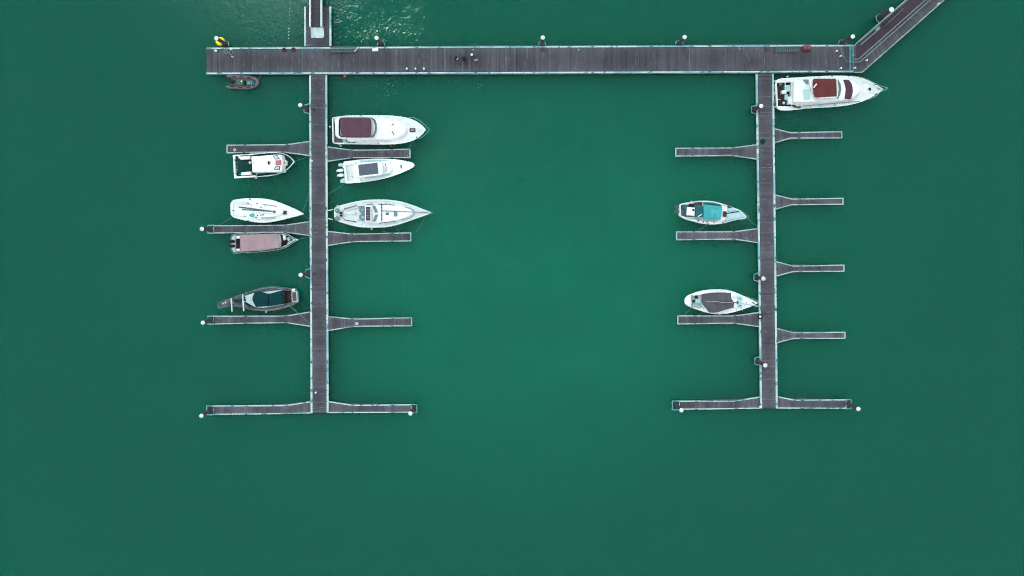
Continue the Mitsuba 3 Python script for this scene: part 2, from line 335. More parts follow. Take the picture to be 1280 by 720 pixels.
F = [ # root flare tip for the upper and the lower edge
 ([(386.2, 176.2), (358, 180.2), (284.6, 180.9)], [(386.3, 195), (352, 190.4), (284.6, 191.6)], 'narrow finger pier directly above the green-decked workboat on the left dock', 1),
 ([(387, 276.3), (355, 281), (267, 281.5)], [(387, 295), (355, 290.8), (267, 291.8)], 'narrow finger pier between the white sloop and the pink-roofed boat on the left dock', 0),
 ([(387.6, 389.4), (357, 394.4), (267.4, 394.7)], [(387.7, 408.5), (357, 403.8), (267.4, 405.5)], 'narrow finger pier below the wooden boat with dark green tarpaulins', 0),
 ([(388.2, 501.5), (358, 506.3), (267, 506.9)], [(388.2, 516.8), (358, 517.5), (267, 518.6)], 'weathered finger pier at the foot of the left dock, pointing left', 0),
 ([(409.3, 183), (441, 187.2), (511.6, 185.9)], [(409.4, 202.2), (441, 197.6), (511.6, 197.6)], 'narrow finger pier between the maroon-canopied yacht and the white twin-outboard speedboat', 1),
 ([(409.8, 288.6), (441, 292), (512.6, 290.4)], [(409.9, 307.5), (441, 302.6), (512.6, 301.8)], 'narrow finger pier below the white sailing yacht with solar panels', 1),
 ([(410.3, 395), (441, 398.3), (513.6, 396.6)], [(410.4, 413.9), (441, 408.6), (513.6, 407.8)], 'empty finger pier right of the left walkway, next above the foot', 1),
 ([(410.8, 501.5), (441, 506.2), (513.5, 505.4)], [(410.8, 516.3), (441, 516.3), (513.5, 516)], 'weathered finger pier at the foot of the left dock, pointing right', 0),
 ([(945.9, 180.2), (915, 184.3), (845.6, 184.8)], [(946.1, 199.5), (915, 194.8), (845.6, 195.8)], 'empty finger pier left of the right walkway, nearest to the wide pier', 1),
 ([(947.3, 285), (918, 289), (846.6, 289.2)], [(947.5, 304), (918, 299.5), (846.6, 300.3)], 'narrow finger pier below the boat with the turquoise canopy', 1),
 ([(948.7, 390), (918, 394.3), (848.1, 394.2)], [(948.9, 409), (918, 404.6), (848.1, 405.5)], 'narrow finger pier below the white boat with the dark grey canopy', 1),
 ([(950.2, 495.6), (918, 501), (850, 501)], [(950.3, 510.8), (918, 511.3), (850, 512.2)], 'weathered finger pier at the foot of the right dock, pointing left', 0),
 ([(968.3, 160.3), (988.3, 165.3), (1051.4, 163.9)], [(968.5, 179.1), (988.3, 173.2), (1051.4, 173)], 'slim empty finger pier right of the right walkway, nearest to the large motor yacht', 1),
 ([(969.4, 243.1), (990, 248.2), (1052.9, 247.2)], [(969.6, 262), (990, 256.4), (1052.9, 256)], 'slim empty finger pier, second of the slim ones down from the large motor yacht', 1),
 ([(970.5, 326.5), (991.5, 332), (1054.1, 330.8)], [(970.7, 345.8), (991.5, 340), (1054.1, 339.8)], 'slim empty finger pier, third of the slim ones down from the large motor yacht', 1),
 ([(971.5, 410), (992, 415.4), (1055.4, 414.8)], [(971.7, 429), (992, 423.6), (1055.4, 423.6)], 'slim empty finger pier, fourth of the slim ones down from the large motor yacht', 1),
 ([(972.4, 495.4), (994, 499.8), (1057, 499.2)], [(972.5, 510.6), (994, 510.8), (1057, 511)], 'weathered finger pier at the foot of the right dock, pointing right', 0)]
fingers = []
for i, (a, b, lab, tip) in enumerate(F):
    k = thing('finger_pier', lab, 'pier', 'finger piers branching off the two walkways'); fingers.append(k)
    pier(k, a, b, .5, .15, 9.0, 'finger_edge_mat' if tip or i < 3 else 'edge_mat', tone=[1.1, 1.2, 1.05, 1.3, 1.15, 1.05][i % 6], tip=.16 if tip else .1, seed=20 + i, cleats=5.5)
# stub platform with the gangway landing on it
k = thing('landing_stage', 'short plank landing stage above the wide pier, under the gangway', 'pier')
pier(k, [(380.2, 57.6), (380, 8)], [(414.2, 57.3), (414, 8)], .6, .27, 6.0, 'edge_mat', tone=.85, seed=51)
k = thing('angled_pier', 'plank pier leading off at an angle from the right end of the wide pier', 'pier')
pier(k, [(1067.6, 57.5), (1072, 51.8), (1200, -59)], [(1067.6, 90.8), (1077.6, 90.6), (1250, -61)], .8, .1, 9.0, 'finger_edge_mat', tone=1.05, seed=52)
mb = MB(); zz = .812
p = np.array([U(*q, zz) for q in ((1070, 57.5), (1074, 54), (1197, -52), (1214, -52), (1074.5, 72.5), (1070, 72.5))])
prism(mb, p, zz - .008, zz + .006, 0); part(k, 'rubber_mat', mb, 'lane_mat', label='dark purple rubber mat along the upper lane')
def handrail(root, pts, z, h, r=.035, mid=True, posts=2.0, m='steel_mat', name='handrail'):
    P = np.array([U3(x, y, z + h) for x, y in pts]); mb = MB(); mb.tube(P, r, 6)
    zb = z
    if mid: mb.tube(P - [0, 0, h * .5], r * .7, 5)
    for a, b in zip(P[:-1], P[1:]):
        n = max(1, int(np.linalg.norm(b - a) / posts))
        for t in np.arange(n + 1) / n:
            q = a + (b - a) * t; mb.tube([q - [0, 0, h - .002], q], r * .8, 5)
    return part(root, name, mb, m, 30)
handrail(k, [(1067.8, 73.8), (1073.5, 73.8), (1200, -38)], .81, .9, .04, m='rail_grey_mat')
handrail(k, [(1067.8, 77.3), (1075.5, 77.3), (1206, -38)], .81, .9, .04, m='rail_grey_mat')
handrail(k, [(1075, 51), (1195, -53)], .85, .9, .035, m='rail_grey_mat')
handrail(k, [(1079, 90.2), (1245, -57)], .85, .5, .03, mid=False, m='rail_grey_mat')
handrail(main, [(1048, 55.6), (1051, 60), (1054, 70), (1058, 77), (1066, 77.3)], .61, .6, .025, mid=False, m='teal_steel_mat')
mb = MB()
for x in (1062.5, 1066.5): mb.tube([U3(x, 58, .66), U3(x, 90.5, .66)], .07, 6)
for y in np.arange(59, 78, 1.6): mb.tube([U3(1062.5, y, .66), U3(1066.5, y, .66)], .03, 5)
part(main, 'hinge_grating', mb, 'teal_steel_mat')
# ---- pile guides and piles
PILES = [((270.2, 47.6), 3.2, 't', (281.8, 55)), ((470.6, 47.2), 3.4, 't', (475.5, 56)), ((678.5, 46.8), 4.0, 't', (677.5, 57.5)), ((855.9, 46.2), 3.6, 't', (849.5, 55.5)),
         ((1066.3, 45.5), 3.5, 't', (1053, 53)), ((1114.7, 11.8), 3.7, 'a', (1099, 22)), ((375.1, 131.2), 3.3, 'l', (384, 136.5)), ((375.6, 343.7), 3.8, 'l', (386.6, 342)),
         ((252.2, 286.1), 3.0, 'e', (263, 286)), ((253.4, 403.4), 3.1, 'e', (264, 400.3)), ((251.4, 519.8), 3.4, 'E', (262.5, 512.3)), ((512.9, 516.9), 3.5, 'E', (517.3, 510.3)),
         ((851.9, 512.9), 3.7, 'E', (845.2, 505.8)), ((1073.2, 511.3), 3.6, 'E', (1060.8, 504.5)), ((956.7, 456.8), 3.5, 'r', (946.8, 451.7)), ((954.5, 348.3), 3.1, 'r', (945.6, 346.6)), ((951.6, 132.4), 3.2, 'r', (942.3, 137.2))]
PL = ['by the yellow buoy at the wide pier\'s left end', 'in sparkling water above the wide pier, beside a white locker', 'above the middle of the wide pier',
      'above the wide pier, right of its middle', 'where the wide pier meets the angled pier', 'beside the angled pier at the top edge of the photo', 'left of the left walkway, near the maroon-canopied yacht',
      'left of the left walkway, near the wooden boat', 'at the finger tip between the white sloop and pink-roofed boat', 'at the finger tip below the wooden boat',
      'at the far left end of the left dock foot', 'at the right end of the left dock foot', 'at the left end of the right dock foot', 'at the far right end of the right dock foot',
      'leaning over the right walkway near its foot', 'on the right walkway above the grey-canopied boat', 'over the right walkway beside the large yacht stern']
def guide_path(holder, pts, z, r=.075, closed=False, ctr=None):
    mb = MB(); mb.tube([U3(x, y, z) for x, y in pts], r, 6, closed=closed)
    g = part(holder, 'pile_guide', mb, 'guide_mat', 40)
    if ctr is not None:
        for a in np.radians([45, 135, 225, 315]):
            m2 = MB(); d = np.array([math.cos(a), math.sin(a)]); c = np.array([*(ctr + d * .42), z]); e = np.array([-d[1], d[0], 0])
            m2.tube([c - e * .09, c + e * .09], .075, 8); part(g, 'roller', m2, 'rubber_mat', 40)
hold = {8: fingers[1], 9: fingers[2], 10: fingers[3], 11: fingers[7], 12: fingers[11], 13: fingers[16], 5: k}
for i, (cap, h, kind, base) in enumerate(PILES):
    zt = h + .5; c = U(*cap, zt); big = 1.15 if i == 5 else 1.0
    t = thing('mooring_pile', ('dark pile with white cap ' + PL[i]), 'mooring pile', 'mooring piles with white caps')
    part(t, 'shaft', MB().lathe([*c, 0], [(.235 * big, -5), (.235 * big, zt - .1)], 18), 'pile_mat', 40)
    part(t, 'cap', MB().lathe([*c, zt - .12], [(.275 * big, 0), (.285 * big, .03), (.275 * big, .1), (.12, .26), (.10, .275), (.03, .29)], 18), 'cap_mat', 30)
    part(t, 'cap_top', MB().lathe([*c, zt + .155], [(.085, 0), (.085, .03), (.05, .05)], 10), 'cap_grey_mat')
    q = np.array([c[0] / (K * (H - .5) / H) + CX, CY - c[1] / (K * (H - .5) / H)])      # where the shaft passes deck level
    x, y = q; hd = hold.get(i)
    if kind == 't':
        e = 57.5 - (x - 258) * .0035
        guide_path(main, [(x - 4.6, e), (x - 3.8, y - 1.5), (x - 2.9, y - 3.2)], .55, .07)
        guide_path(main, [(x + 4.6, e), (x + 3.8, y - 1.5), (x + 2.9, y - 3.2), (x - 2.9, y - 3.2)], .55, .07, ctr=c)
    elif kind == 'l':
        e = 387.2 if y < 200 else 388
        guide_path(kL, [(e, y - 6.5), (x - 3.2, y - 4.2), (x - 3.4, y - 2)], .5, .09)
        guide_path(kL, [(e, y + 6.5), (x - 3.2, y + 4.2), (x - 3.4, y - 2)], .5, .09, ctr=c)
    elif kind == 'r':
        e = 945.3 + (y - 92) * .0133
        guide_path(kR, [(e, y - 5.6), (x - 3.2, y - 3.6), (x - 3.2, y + 3.6), (e, y + 5.6)], .5, .09, ctr=c)
    elif kind == 'e':
        yy = [(281.8, 291.6), (395, 405.3)][i - 8]
        guide_path(hd, [(267, yy[0]), (259.6, yy[0] + .3), (259.8, yy[0] + 2.2)], .5, .11)
        guide_path(hd, [(267, yy[1]), (259.6, yy[1] - .3), (259.8, yy[1] - 2.2)], .5, .11, ctr=c)
    elif kind == 'E':
        x0, x1, y0, y1 = {10: (258.4, 266.8, 507.3, 518.3), 11: (521, 513.6, 505.8, 515.7), 12: (840.6, 849.8, 501.3, 512.1), 13: (1064, 1057.2, 499.6, 510.7)}[i]
        guide_path(hd, [(x1, y0), (x0, y0), (x0, y1), (x1, y1)], .5, .11, ctr=c)
    else:
        guide_path(hd, [(x + 1, y + 8), (x - 3, y + 4), (x - 3.6, y), (x - 1, y - 4), (x + 5, y - 2)], .7, .06, ctr=c)

# ---- gangway from the top edge down to the landing stage
k = thing('gangway', 'sloping plank gangway with white handrails coming in from the top edge of the photo', 'gangway')
def gz(y): return .72 + max(0, 34 - y) * K * .11
gl, gr = [(388, 34), (388, -40)], [(400, 34), (400, -40)]
def G(x, y, dz=0.0): z = gz(y) + dz; return U3(x, y, z)
mb = MB(); n = 50
for i in range(n):
    y0, y1 = 34 - i * 1.5, 34 - (i + 1) * 1.5 + .12
    V = [G(388, y0), G(400.3, y0), G(400.3, y1), G(388, y1)]
    V = np.array(V + [v - [0, 0, .04] for v in V])
    col = BASE * .85 * rnd.uniform(.88, 1.15)
    mb.add(V, [[0, 1, 2, 3], [0, 4, 5, 1], [1, 5, 6, 2], [2, 6, 7, 3], [3, 7, 4, 0], [7, 6, 5, 4]], col)
kk = nk(k + '__deck_boards'); scene[kk] = mikit.ply(mb.build(), 'boards_mat', False, color=np.vstack(mb.c)); labels[kk] = {'kind': 'stuff'}
for x, dx in ((387.3, -1), (401, 1)):
    mb = MB(); a, b = G(x, 34, 0), G(x, -40, 0)
    mb.tube([a, b], .09, 6); part(k, 'side_beam', mb, 'guide_mat')
    mb = MB(); a, b = G(x + dx * .3, 32.5, .9), G(x + dx * .3, -40, .9)
    mb.tube([a + [0, 0, -.8], a, b], .075, 6)
    mb.tube([a - [0, 0, .45], b - [0, 0, .45]], .05, 5)
    for t in np.linspace(0, 1, 9): q = a + (b - a) * t; mb.tube([q - [0, 0, .88], q], .045, 5)
    part(k, 'handrail', mb, 'cap_mat', 30)
mb = MB(); p = [U(x, y, .74) for x, y in ((388.3, 34.3), (403.3, 34.3), (404.3, 47), (402.5, 47.6), (388.6, 47.2))]
prism(mb, p, .62, .74, .02); kk = part(k, 'landing_plate', mb, 'plate_mat', label='pale worn metal landing plate')
mb = MB(); mb.tube([U3(404.6, 34, .76), U3(404.8, 46.5, .76)], .06, 6); part(k, 'plate_rail', mb, 'steel_mat')

# ---------------------------------------------------------------- boats
class Boat:
    def __init__(s, name, label, cat, zoom, outline, s0, s1, m='gelcoat_mat', group='boats moored at the docks', stern=None, bow=None, flare=.22, cut=(), deck='deck_white_mat', rub=None, deck_drop=.06):
        s.x0, s.y0, s.s = zoom; s.k = thing(name, label, cat, group); s.s0, s.s1 = s0, s1
        zs = (s0 + s1) / 2
        s.A, s.B = s.P(*stern, zs), s.P(*bow, zs); s.len = np.linalg.norm(s.B - s.A); s.d = (s.B - s.A) / s.len; s.n = np.array([-s.d[1], s.d[0]])
        o = ccw(curve([[*s.P(p[0], p[1], zs), *p[2:]] for p in outline], .3)); s.o = o
        sh = s.sheer(o); R = []
        u = np.clip((o - s.A) @ s.d / s.len, 0, 1)
        rake = -s.d * (u[:, None] ** 3) * .05 * s.len
        for fz, ins, rk in ((-.55, flare * 2.2, 1.3), (0.0, flare, .8), (.55, flare * .35, .3), (.9, 0.0, 0.0)):
            z = sh * fz if fz > 0 else np.full(len(o), fz)
            R.append(z_(inset(o + rake * rk, np.minimum(ins, 9)), z))
        R += [z_(inset(o, -.035), sh - .09), z_(inset(o, -.035), sh - .03), z_(inset(o, -.005), sh), z_(inset(o, .07), sh), z_(inset(o, .085), sh - .03), z_(inset(o, .09), sh - deck_drop - .05)]
        part(s.k, 'hull', MB().rings(R), m, 35)
        if rub: part(s.k, 'rubbing_strake', MB().tube(z_(inset(o, -.05), sh - .12), .045, 5, closed=True), rub, 40)
        # deck with the wells cut out
        di = inset(o, .088)
        cs = m3.CrossSection([di]); s.cuts = []
        for c in cut:
            q = ccw(np.array([s.P(x, y, zs) for x, y in c])); cs = cs - m3.CrossSection([q])
        mf = m3.Manifold.extrude(cs, .05).refine_to_length(.45).to_mesh()
        v = np.array(mf.vert_properties[:, :3], float); half = max(np.abs((o - s.A) @ s.n))
        v[:, 2] += s.sheer(v[:, :2]) - deck_drop - .05 + .05 * (1 - np.clip(((v[:, :2] - s.A) @ s.n) / half, -1, 1) ** 2)
        if deck: part(s.k, 'deck', (v, np.array(mf.tri_verts)), deck, 30)
    def P(s, u, v, z): return U(s.x0 + u / s.s, s.y0 + v / s.s, z)
    def P3(s, u, v, z): return np.array([*s.P(u, v, z), z])
    def sheer(s, p):
        u = np.clip((np.asarray(p) - s.A) @ s.d / s.len, 0, 1)
        return s.s0 + (s.s1 - s.s0) * u ** 2
    def poly(s, pts, z, sm=None): 
        p = [[*s.P(q[0], q[1], z), *q[2:]] for q in pts]
        return curve(p, sm) if sm else np.array([q[:2] for q in p])
    def pil(s, name, pts, z0, z1, m, r=.12, crown=.05, lean=0.0, sm=.25, label=None, root=None):
        return part(root or s.k, name, pillow(MB(), s.poly(pts, z1, sm), z0, z1, r, crown, lean), m, 40, label)
    def pri(s, name, pts, z0, z1, m, bev=.02, sm=None, label=None, root=None):
        return part(root or s.k, name, prism(MB(), s.poly(pts, z1, sm), z0, z1, bev), m, False, label)
    def rect(s, name, x0, y0, x1, y1, z0, z1, m, bev=.02, root=None, label=None):
        """box between two zoom corners, turned with the boat"""
        c = s.P((x0 + x1) / 2, (y0 + y1) / 2, z1); w, h = abs(x1 - x0) / s.s * K, abs(y1 - y0) / s.s * K
        d, n = s.d * (1 if s.d[0] > 0 else -1), s.n * (1 if s.d[0] > 0 else -1)
        p = [c + d * w * a / 2 + n * h * b / 2 for a, b in ((-1, -1), (1, -1), (1, 1), (-1, 1))]
        return part(root or s.k, name, prism(MB(), np.array(p), z0, z1, bev), m, False, label)
    def well(s, pts, zf, fm, wm='deck_white_mat', name='cockpit', up=.04):
        zs = (s.s0 + s.s1) / 2
        q = ccw(s.poly(pts, zs)); zt = s.sheer(q.mean(0)) + up; mb = MB()
        mb.rings([z_(q, zt), z_(q, zf)][::1], False, False)
        o = inset(q, -.07)
        mb.rings([z_(o, zt - .12), z_(o, zt), z_(q, zt)])
        w = part(s.k, name, mb, wm)
        mb = MB(); mb.rings([z_(inset(q, -.01), zf - .03), z_(inset(q, -.01), zf)], True, True); part(w, 'floor', mb, fm)
        return w
    def rail(s, pts, z0, z1=None, r=.022, posts=1.2, base=None, name='guard_rail', m='steel_mat', sm=True):
        n = len(pts); z1 = z0 if z1 is None else z1
        P = np.array([s.P3(x, y, z0 + (z1 - z0) * i / max(1, n - 1)) for i, (x, y) in enumerate(pts)])
        if sm and n > 2:
            t = np.linspace(0, n - 1, n * 4); q = []
            for x in t:
                i = min(int(x), n - 2); f = x - i; a, b = P[i], P[i + 1]; z0_, z3 = P[max(i - 1, 0)], P[min(i + 2, n - 1)]
                q.append(.5 * (2 * a + (b - z0_) * f + (2 * z0_ - 5 * a + 4 * b - z3) * f * f + (3 * a - z0_ - 3 * b + z3) * f ** 3))
            P = np.array(q)
        mb = MB().tube(P, r, 6); acc = 1e9
        if base is not None:
            for i in range(len(P)):
                acc += np.linalg.norm(P[i] - P[i - 1]) if i else 0
                if acc >= posts or i == len(P) - 1:
                    q = P[i].copy(); q[2] = base if base > 0 else s.sheer(q[:2]) - .05
                    mb.tube([q, P[i]], r * .8, 5); acc = 0
        return part(s.k, name, mb, m, 40)
    def bar(s, name, a, b, za, zb, r, m, sides=8, root=None, label=None):
        return part(root or s.k, name, MB().tube([s.P3(*a, za), s.P3(*b, zb)], r, sides), m, 40, label)
    def blob(s, name, u, v, z, r, m, sq=.7, root=None):
        c = s.P(u, v, z)
        return part(root or s.k, name, MB().lathe([*c, z], [(r, 0), (r * .95, r * sq * .4), (r * .7, r * sq * .8), (r * .25, r * sq)], 14), m, 50)
    def fender(s, u, v, m='cap_mat', z=.55, label=None):
        c = s.P(u, v, z)
        return part(s.k, 'fender', MB().lathe([*c, z - .3], [(.04, 0), (.11, .08), (.12, .3), (.11, .5), (.04, .6)], 10), m, 50, label)
    def posts(s, pts, z0, z1, r=.03, m='steel_mat', root=None, name='canopy_post'):
        for (u, v) in pts:
            q = s.P(u, v, z1); part(root or s.k, name, MB().tube([[*q, z0], [*q, z1]], r, 6), m)
    def outboard(s, u, v, m, trim, z=.95, tail=1):
        """outboard motor: cowling with the leg and propeller behind it; u, v is the cowling's centre"""
        k = nk(s.k + '__outboard'); c = s.P(u, v, z); d = s.d * (-1)
        hd = math.atan2(s.d[1], s.d[0]); a, b = math.cos(hd), math.sin(hd)
        q = np.array([[-.50, -.02], [-.42, .13], [-.1, .21], [.25, .2], [.36, .14], [.36, -.14], [.25, -.2], [-.1, -.21], [-.42, -.13]])
        q = q @ np.array([[a, b], [-b, a]]) + c
        scene[k] = mikit.ply(pillow(MB(), curve(q, .08), z - .45, z + .05, .1, .06).build(), m, 40)
        part(k, 'leg', MB().box([*(c + d * .38), z - .9], [.28, .09, 1.0], hd), trim)
        pc = np.array([*(c + d * .72), -.06]); mb = MB().lathe(pc - [0, 0, .05], [(.05, 0), (.07, .05), (.05, .1)], 8)
        for j in range(3):
            an = j * 2.1; e = np.array([-s.d[1] * math.cos(an), s.d[0] * math.cos(an), math.sin(an)])
            mb.tube([pc + e * .04, pc + e * .11, pc + e * .17], [.03, .05, .02], 5)
        part(k, 'propeller', mb, 'cap_grey_mat')

def screen(b, name, top, bot, zt, zb, m='glass_mat', root=None):
    """a sloping strip of glass between an upper and a lower curve"""
    A, B = [b.P3(*p, zb) for p in bot], [b.P3(*p, zt) for p in top]
    mb = MB(); n = len(A); V = np.array(A + B); f = [[i, i + 1, n + i + 1, n + i] for i in range(n - 1)]
    nr = np.cross(V[1] - V[0], V[n] - V[0]); f = [q if nr[2] > 0 else q[::-1] for q in f]
    mb.add(V, f); mb.add(V - [0, 0, .03], [q[::-1] for q in f]); return part(root or b.k, name, mb, m)

# --- B1 flybridge yacht with the maroon bimini, left dock
b = Boat('motor_yacht', 'white flybridge motor yacht with a dark maroon bimini canopy, moored right of the left walkway', 'motor yacht', (408, 138, 9.697),
         [(66, 100), (72, 88), (140, 74), (250, 63), (400, 58), (560, 59), (700, 61), (810, 67), (920, 81), (1010, 101), (1090, 136), (1155, 180), (1206, 234, 1), (1150, 300), (1085, 345), (1000, 380), (900, 399), (780, 408), (600, 409), (400, 406), (250, 404), (140, 402), (84, 394), (72, 380)],
         1.25, 1.6, stern=(68, 238), bow=(1206, 236), cut=[[(78, 96), (250, 96), (250, 392), (86, 388)]], rub=None)
b.well([(78, 96), (250, 96), (250, 392), (86, 388)], .75, 'grey_teak_mat')
b.pil('cabin', [(240, 88), (420, 84), (640, 88), (800, 100), (900, 130), (960, 180), (980, 235), (955, 290), (890, 335), (790, 362), (620, 366), (420, 366), (240, 362)], 1.1, 2.05, 'gelcoat_mat', .28, .12, .1)
b.pil('flybridge', [(104, 110), (130, 88), (240, 80), (420, 80), (540, 88), (590, 110), (612, 160), (618, 212), (610, 262), (585, 312), (530, 335), (400, 345), (220, 345), (130, 330), (104, 300)], 1.9, 2.55, 'gelcoat_mat', .2, .05)
kk = b.pil('coaming', [(150, 112), (170, 88), (540, 86), (575, 108), (600, 160), (606, 212), (598, 262), (572, 310), (530, 328), (170, 324), (150, 296)], 2.4, 2.62, 'dark_mat', .06, .0)
screen(b, 'windscreen', [(545, 92), (578, 120), (592, 165), (594, 212), (590, 258), (570, 302), (535, 322)], [(555, 90), (592, 115), (610, 165), (614, 212), (608, 262), (586, 308), (545, 328)], 2.9, 2.6, 'glass_teal_mat')
kk = b.pil('flybridge_floor', [(172, 118), (184, 100), (530, 94), (566, 116), (586, 165), (590, 212), (584, 258), (562, 302), (525, 320), (184, 312), (172, 290)], 2.5, 2.66, 'gelcoat_mat', .05, 0)
bim = b.pil('bimini', [(172, 120), (180, 92), (200, 84), (350, 83), (520, 86), (536, 110), (542, 160), (543, 210), (541, 260), (534, 305), (518, 320), (350, 320), (195, 318), (178, 300), (170, 210)], 3.22, 3.38, 'maroon_mat', .1, .10, label='dark maroon canvas bimini')
for u in (272, 418): b.bar('seam', (u, 90), (u, 316), 3.44, 3.44, .012, 'maroon_seam_mat', root=bim)
b.posts([(185, 98), (185, 308), (525, 98), (525, 308)], 2.5, 3.25)
for p in ([(790, 185), (815, 160)], [(795, 248), (820, 300)]): b.bar('wiper', *p, 2.16, 2.16, .05, 'dark_mat')
b.rail([(720, 92), (780, 98), (805, 130), (812, 160)], 2.12, r=.025, m='shade_teal_mat', name='grab_line')
hk = b.rect('hatch', 1010, 215, 1076, 260, 1.5, 1.64, 'plum_mat', label='grey foredeck hatch'); b.rect('pane', 1022, 224, 1064, 251, 1.642, 1.655, 'glass_teal_mat', root=hk)
b.bar('anchor', (1105, 236), (1180, 240), 1.66, 1.68, .035, 'cap_grey_mat')
b.bar('cleat', (1088, 330), (1104, 318), 1.62, 1.62, .05, 'dark_mat'); b.bar('cleat', (620, 404), (640, 404), 1.38, 1.38, .04, 'dark_mat'); b.bar('cleat', (410, 64), (430, 64), 1.38, 1.38, .04, 'dark_mat')
b.rail([(1000, 86), (1060, 90), (1120, 118), (1180, 165), (1225, 208), (1246, 234), (1220, 268), (1170, 318), (1120, 340)], 2.1, r=.035, base=0, posts=1.5, m='teal_steel_mat', name='bow_rail')
b.pri('side_window', [(245, 352), (320, 354), (362, 372), (345, 392), (268, 390)], 1.3, 1.45, 'glass_mat'); b.pri('side_step', [(190, 350), (238, 352), (244, 396), (200, 392)], 1.25, 1.42, 'shade_teal_mat'); b.pri('side_step', [(372, 370), (388, 370), (350, 400), (325, 400)], 1.3, 1.43, 'shade_teal_mat')
b.bar('side_line', (400, 364), (745, 362), 1.5, 1.55, .05, 'dull_rail_mat')
b.pri('seat', [(98, 104), (135, 100), (138, 318), (112, 312)], .9, 1.3, 'gelcoat_mat', .04)
b.fender(148, 408); b.fender(172, 428); b.fender(778, 427, 'red_mat', label='red fender'); b.fender(45, 198)

# --- B2 speedboat
b = Boat('speedboat', 'white speedboat with two white outboards and a grey solar panel on its roof', 'speedboat', (412, 190, 11.43),
         [(195, 160), (205, 138), (300, 126), (450, 108), (650, 99), (850, 101), (1000, 115), (1100, 135), (1180, 152), (1208, 178), (1210, 195), (1190, 217), (1130, 250), (1000, 306), (850, 357), (700, 394), (500, 425), (350, 439), (245, 446), (225, 440), (212, 330)],
         .95, 1.15, stern=(212, 292), bow=(1210, 186), flare=.3, cut=[[(225, 190), (330, 175), (345, 400), (250, 415)]], deck='gelcoat_mat')
b.well([(225, 190), (330, 175), (345, 400), (250, 415)], .65, 'deck_white_mat', 'gelcoat_mat')
b.pri('stern_step', [(120, 172), (150, 158), (200, 166), (215, 222), (200, 232), (165, 205), (128, 208)], .2, .55, 'shade_teal_mat', .04)
b.pri('stern_step', [(148, 402), (190, 370), (222, 372), (236, 440), (155, 441)], .2, .55, 'shade_teal_mat', .04)
b.outboard(150, 262, 'gelcoat_mat', 'cap_grey_mat', .95); b.outboard(158, 330, 'gelcoat_mat', 'cap_grey_mat', .95)
b.pil('console', [(400, 190), (700, 155), (860, 175), (875, 290), (730, 320), (420, 350)], .9, 1.6, 'gelcoat_mat', .2, .05)
tt = b.pil('hardtop', [(365, 175), (700, 138), (745, 150), (760, 230), (752, 318), (715, 332), (392, 360), (368, 330)], 2.2, 2.32, 'gelcoat_mat', .06, .04)
b.posts([(400, 190), (410, 335), (720, 165), (725, 305)], 1.2, 2.25)
sp = b.pri('solar_panel', [(406, 183), (682, 152), (698, 308), (425, 340)], 2.34, 2.395, 'solar_mat', .01, root=tt, label='grey-blue solar panel')
for i in range(1, 5):
    f = i / 5
    b.bar('cell_line', (406 + 276 * f, 183 - 31 * f), (425 + 273 * f, 340 - 32 * f), 2.397, 2.397, .008, 'solar_dark_mat', 5, root=sp)
screen(b, 'windscreen', [(792, 168), (805, 225), (800, 285)], [(815, 165), (830, 225), (825, 285)], 1.7, 1.5)
b.pri('hatch', [(1012, 185), (1026, 184), (1030, 232), (1016, 233)], 1.1, 1.2, 'dark_mat', .01)
b.pri('side_strip', [(430, 124), (640, 112), (830, 112), (830, 126), (640, 128), (440, 142)], 1.0, 1.08, 'shade_teal_mat', .01); b.pri('side_strip', [(500, 360), (700, 338), (858, 312), (858, 332), (700, 362), (520, 378)], 1.0, 1.08, 'shade_teal_mat', .01)  # these two cyan strips are painted shadow along the sides
for u, v in ((375, 262), (322, 355), (400, 360), (448, 400), (378, 160), (862, 156)): b.blob('cleat', u, v, 1.08, .07, 'dark_mat')

# --- B3 sailing yacht with solar panels, left dock
b = Boat('sailing_yacht', 'white sailing yacht with a dark solar panel arch amidships, below the speedboat', 'sailing yacht', (412, 244, 9.697),
         [(56, 215), (58, 170), (70, 150), (110, 134), (200, 109), (300, 85), (400, 68), (500, 60), (620, 58), (720, 63), (820, 76), (920, 99), (1030, 136), (1130, 175), (1224, 210, 1), (1150, 242), (1050, 276), (950, 311), (850, 344), (750, 369), (650, 384), (500, 387), (380, 381), (280, 364), (180, 336), (110, 314), (66, 290)],
         1.0, 1.35, stern=(56, 226), bow=(1224, 212), flare=.3, cut=[[(150, 175), (360, 130), (420, 130), (420, 320), (360, 315), (150, 285)]], deck='deck_pale_mat', rub='cap_mat')
b.well([(150, 175), (360, 130), (420, 130), (420, 320), (360, 315), (150, 285)], .7, 'deck_white_mat')
b.pri('bench', [(180, 172), (345, 130), (350, 150), (190, 190)], .72, .98, 'deck_white_mat', .03); b.pri('bench', [(175, 290), (345, 322), (348, 300), (190, 270)], .72, .98, 'deck_white_mat', .03)
b.bar('grab_rail', (175, 166), (330, 124), 1.22, 1.22, .05, 'line_mat'); b.bar('grab_rail', (175, 296), (330, 326), 1.22, 1.22, .05, 'line_mat')
b.bar('tiller', (165, 230), (305, 232), 1.05, 1.1, .04, 'shade_teal_mat'); b.pri('pedestal', [(292, 205), (310, 205), (310, 228), (292, 228)], .7, 1.15, 'cap_grey_mat')
for v in (186, 282):
    c = b.P(88, v, 1.45); part(b.k, 'stern_dome', MB().lathe([*c, 1.0], [(.28, 0), (.33, .2), (.30, .36), (.16, .44), (.03, .46)], 18), 'glass_teal_mat', 50, 'round blue-grey covered drum at the stern')
b.rect('stern_box', 122, 204, 150, 226, .95, 1.3, 'dark_mat'); b.rect('stern_box', 122, 236, 150, 258, .95, 1.3, 'dark_mat')
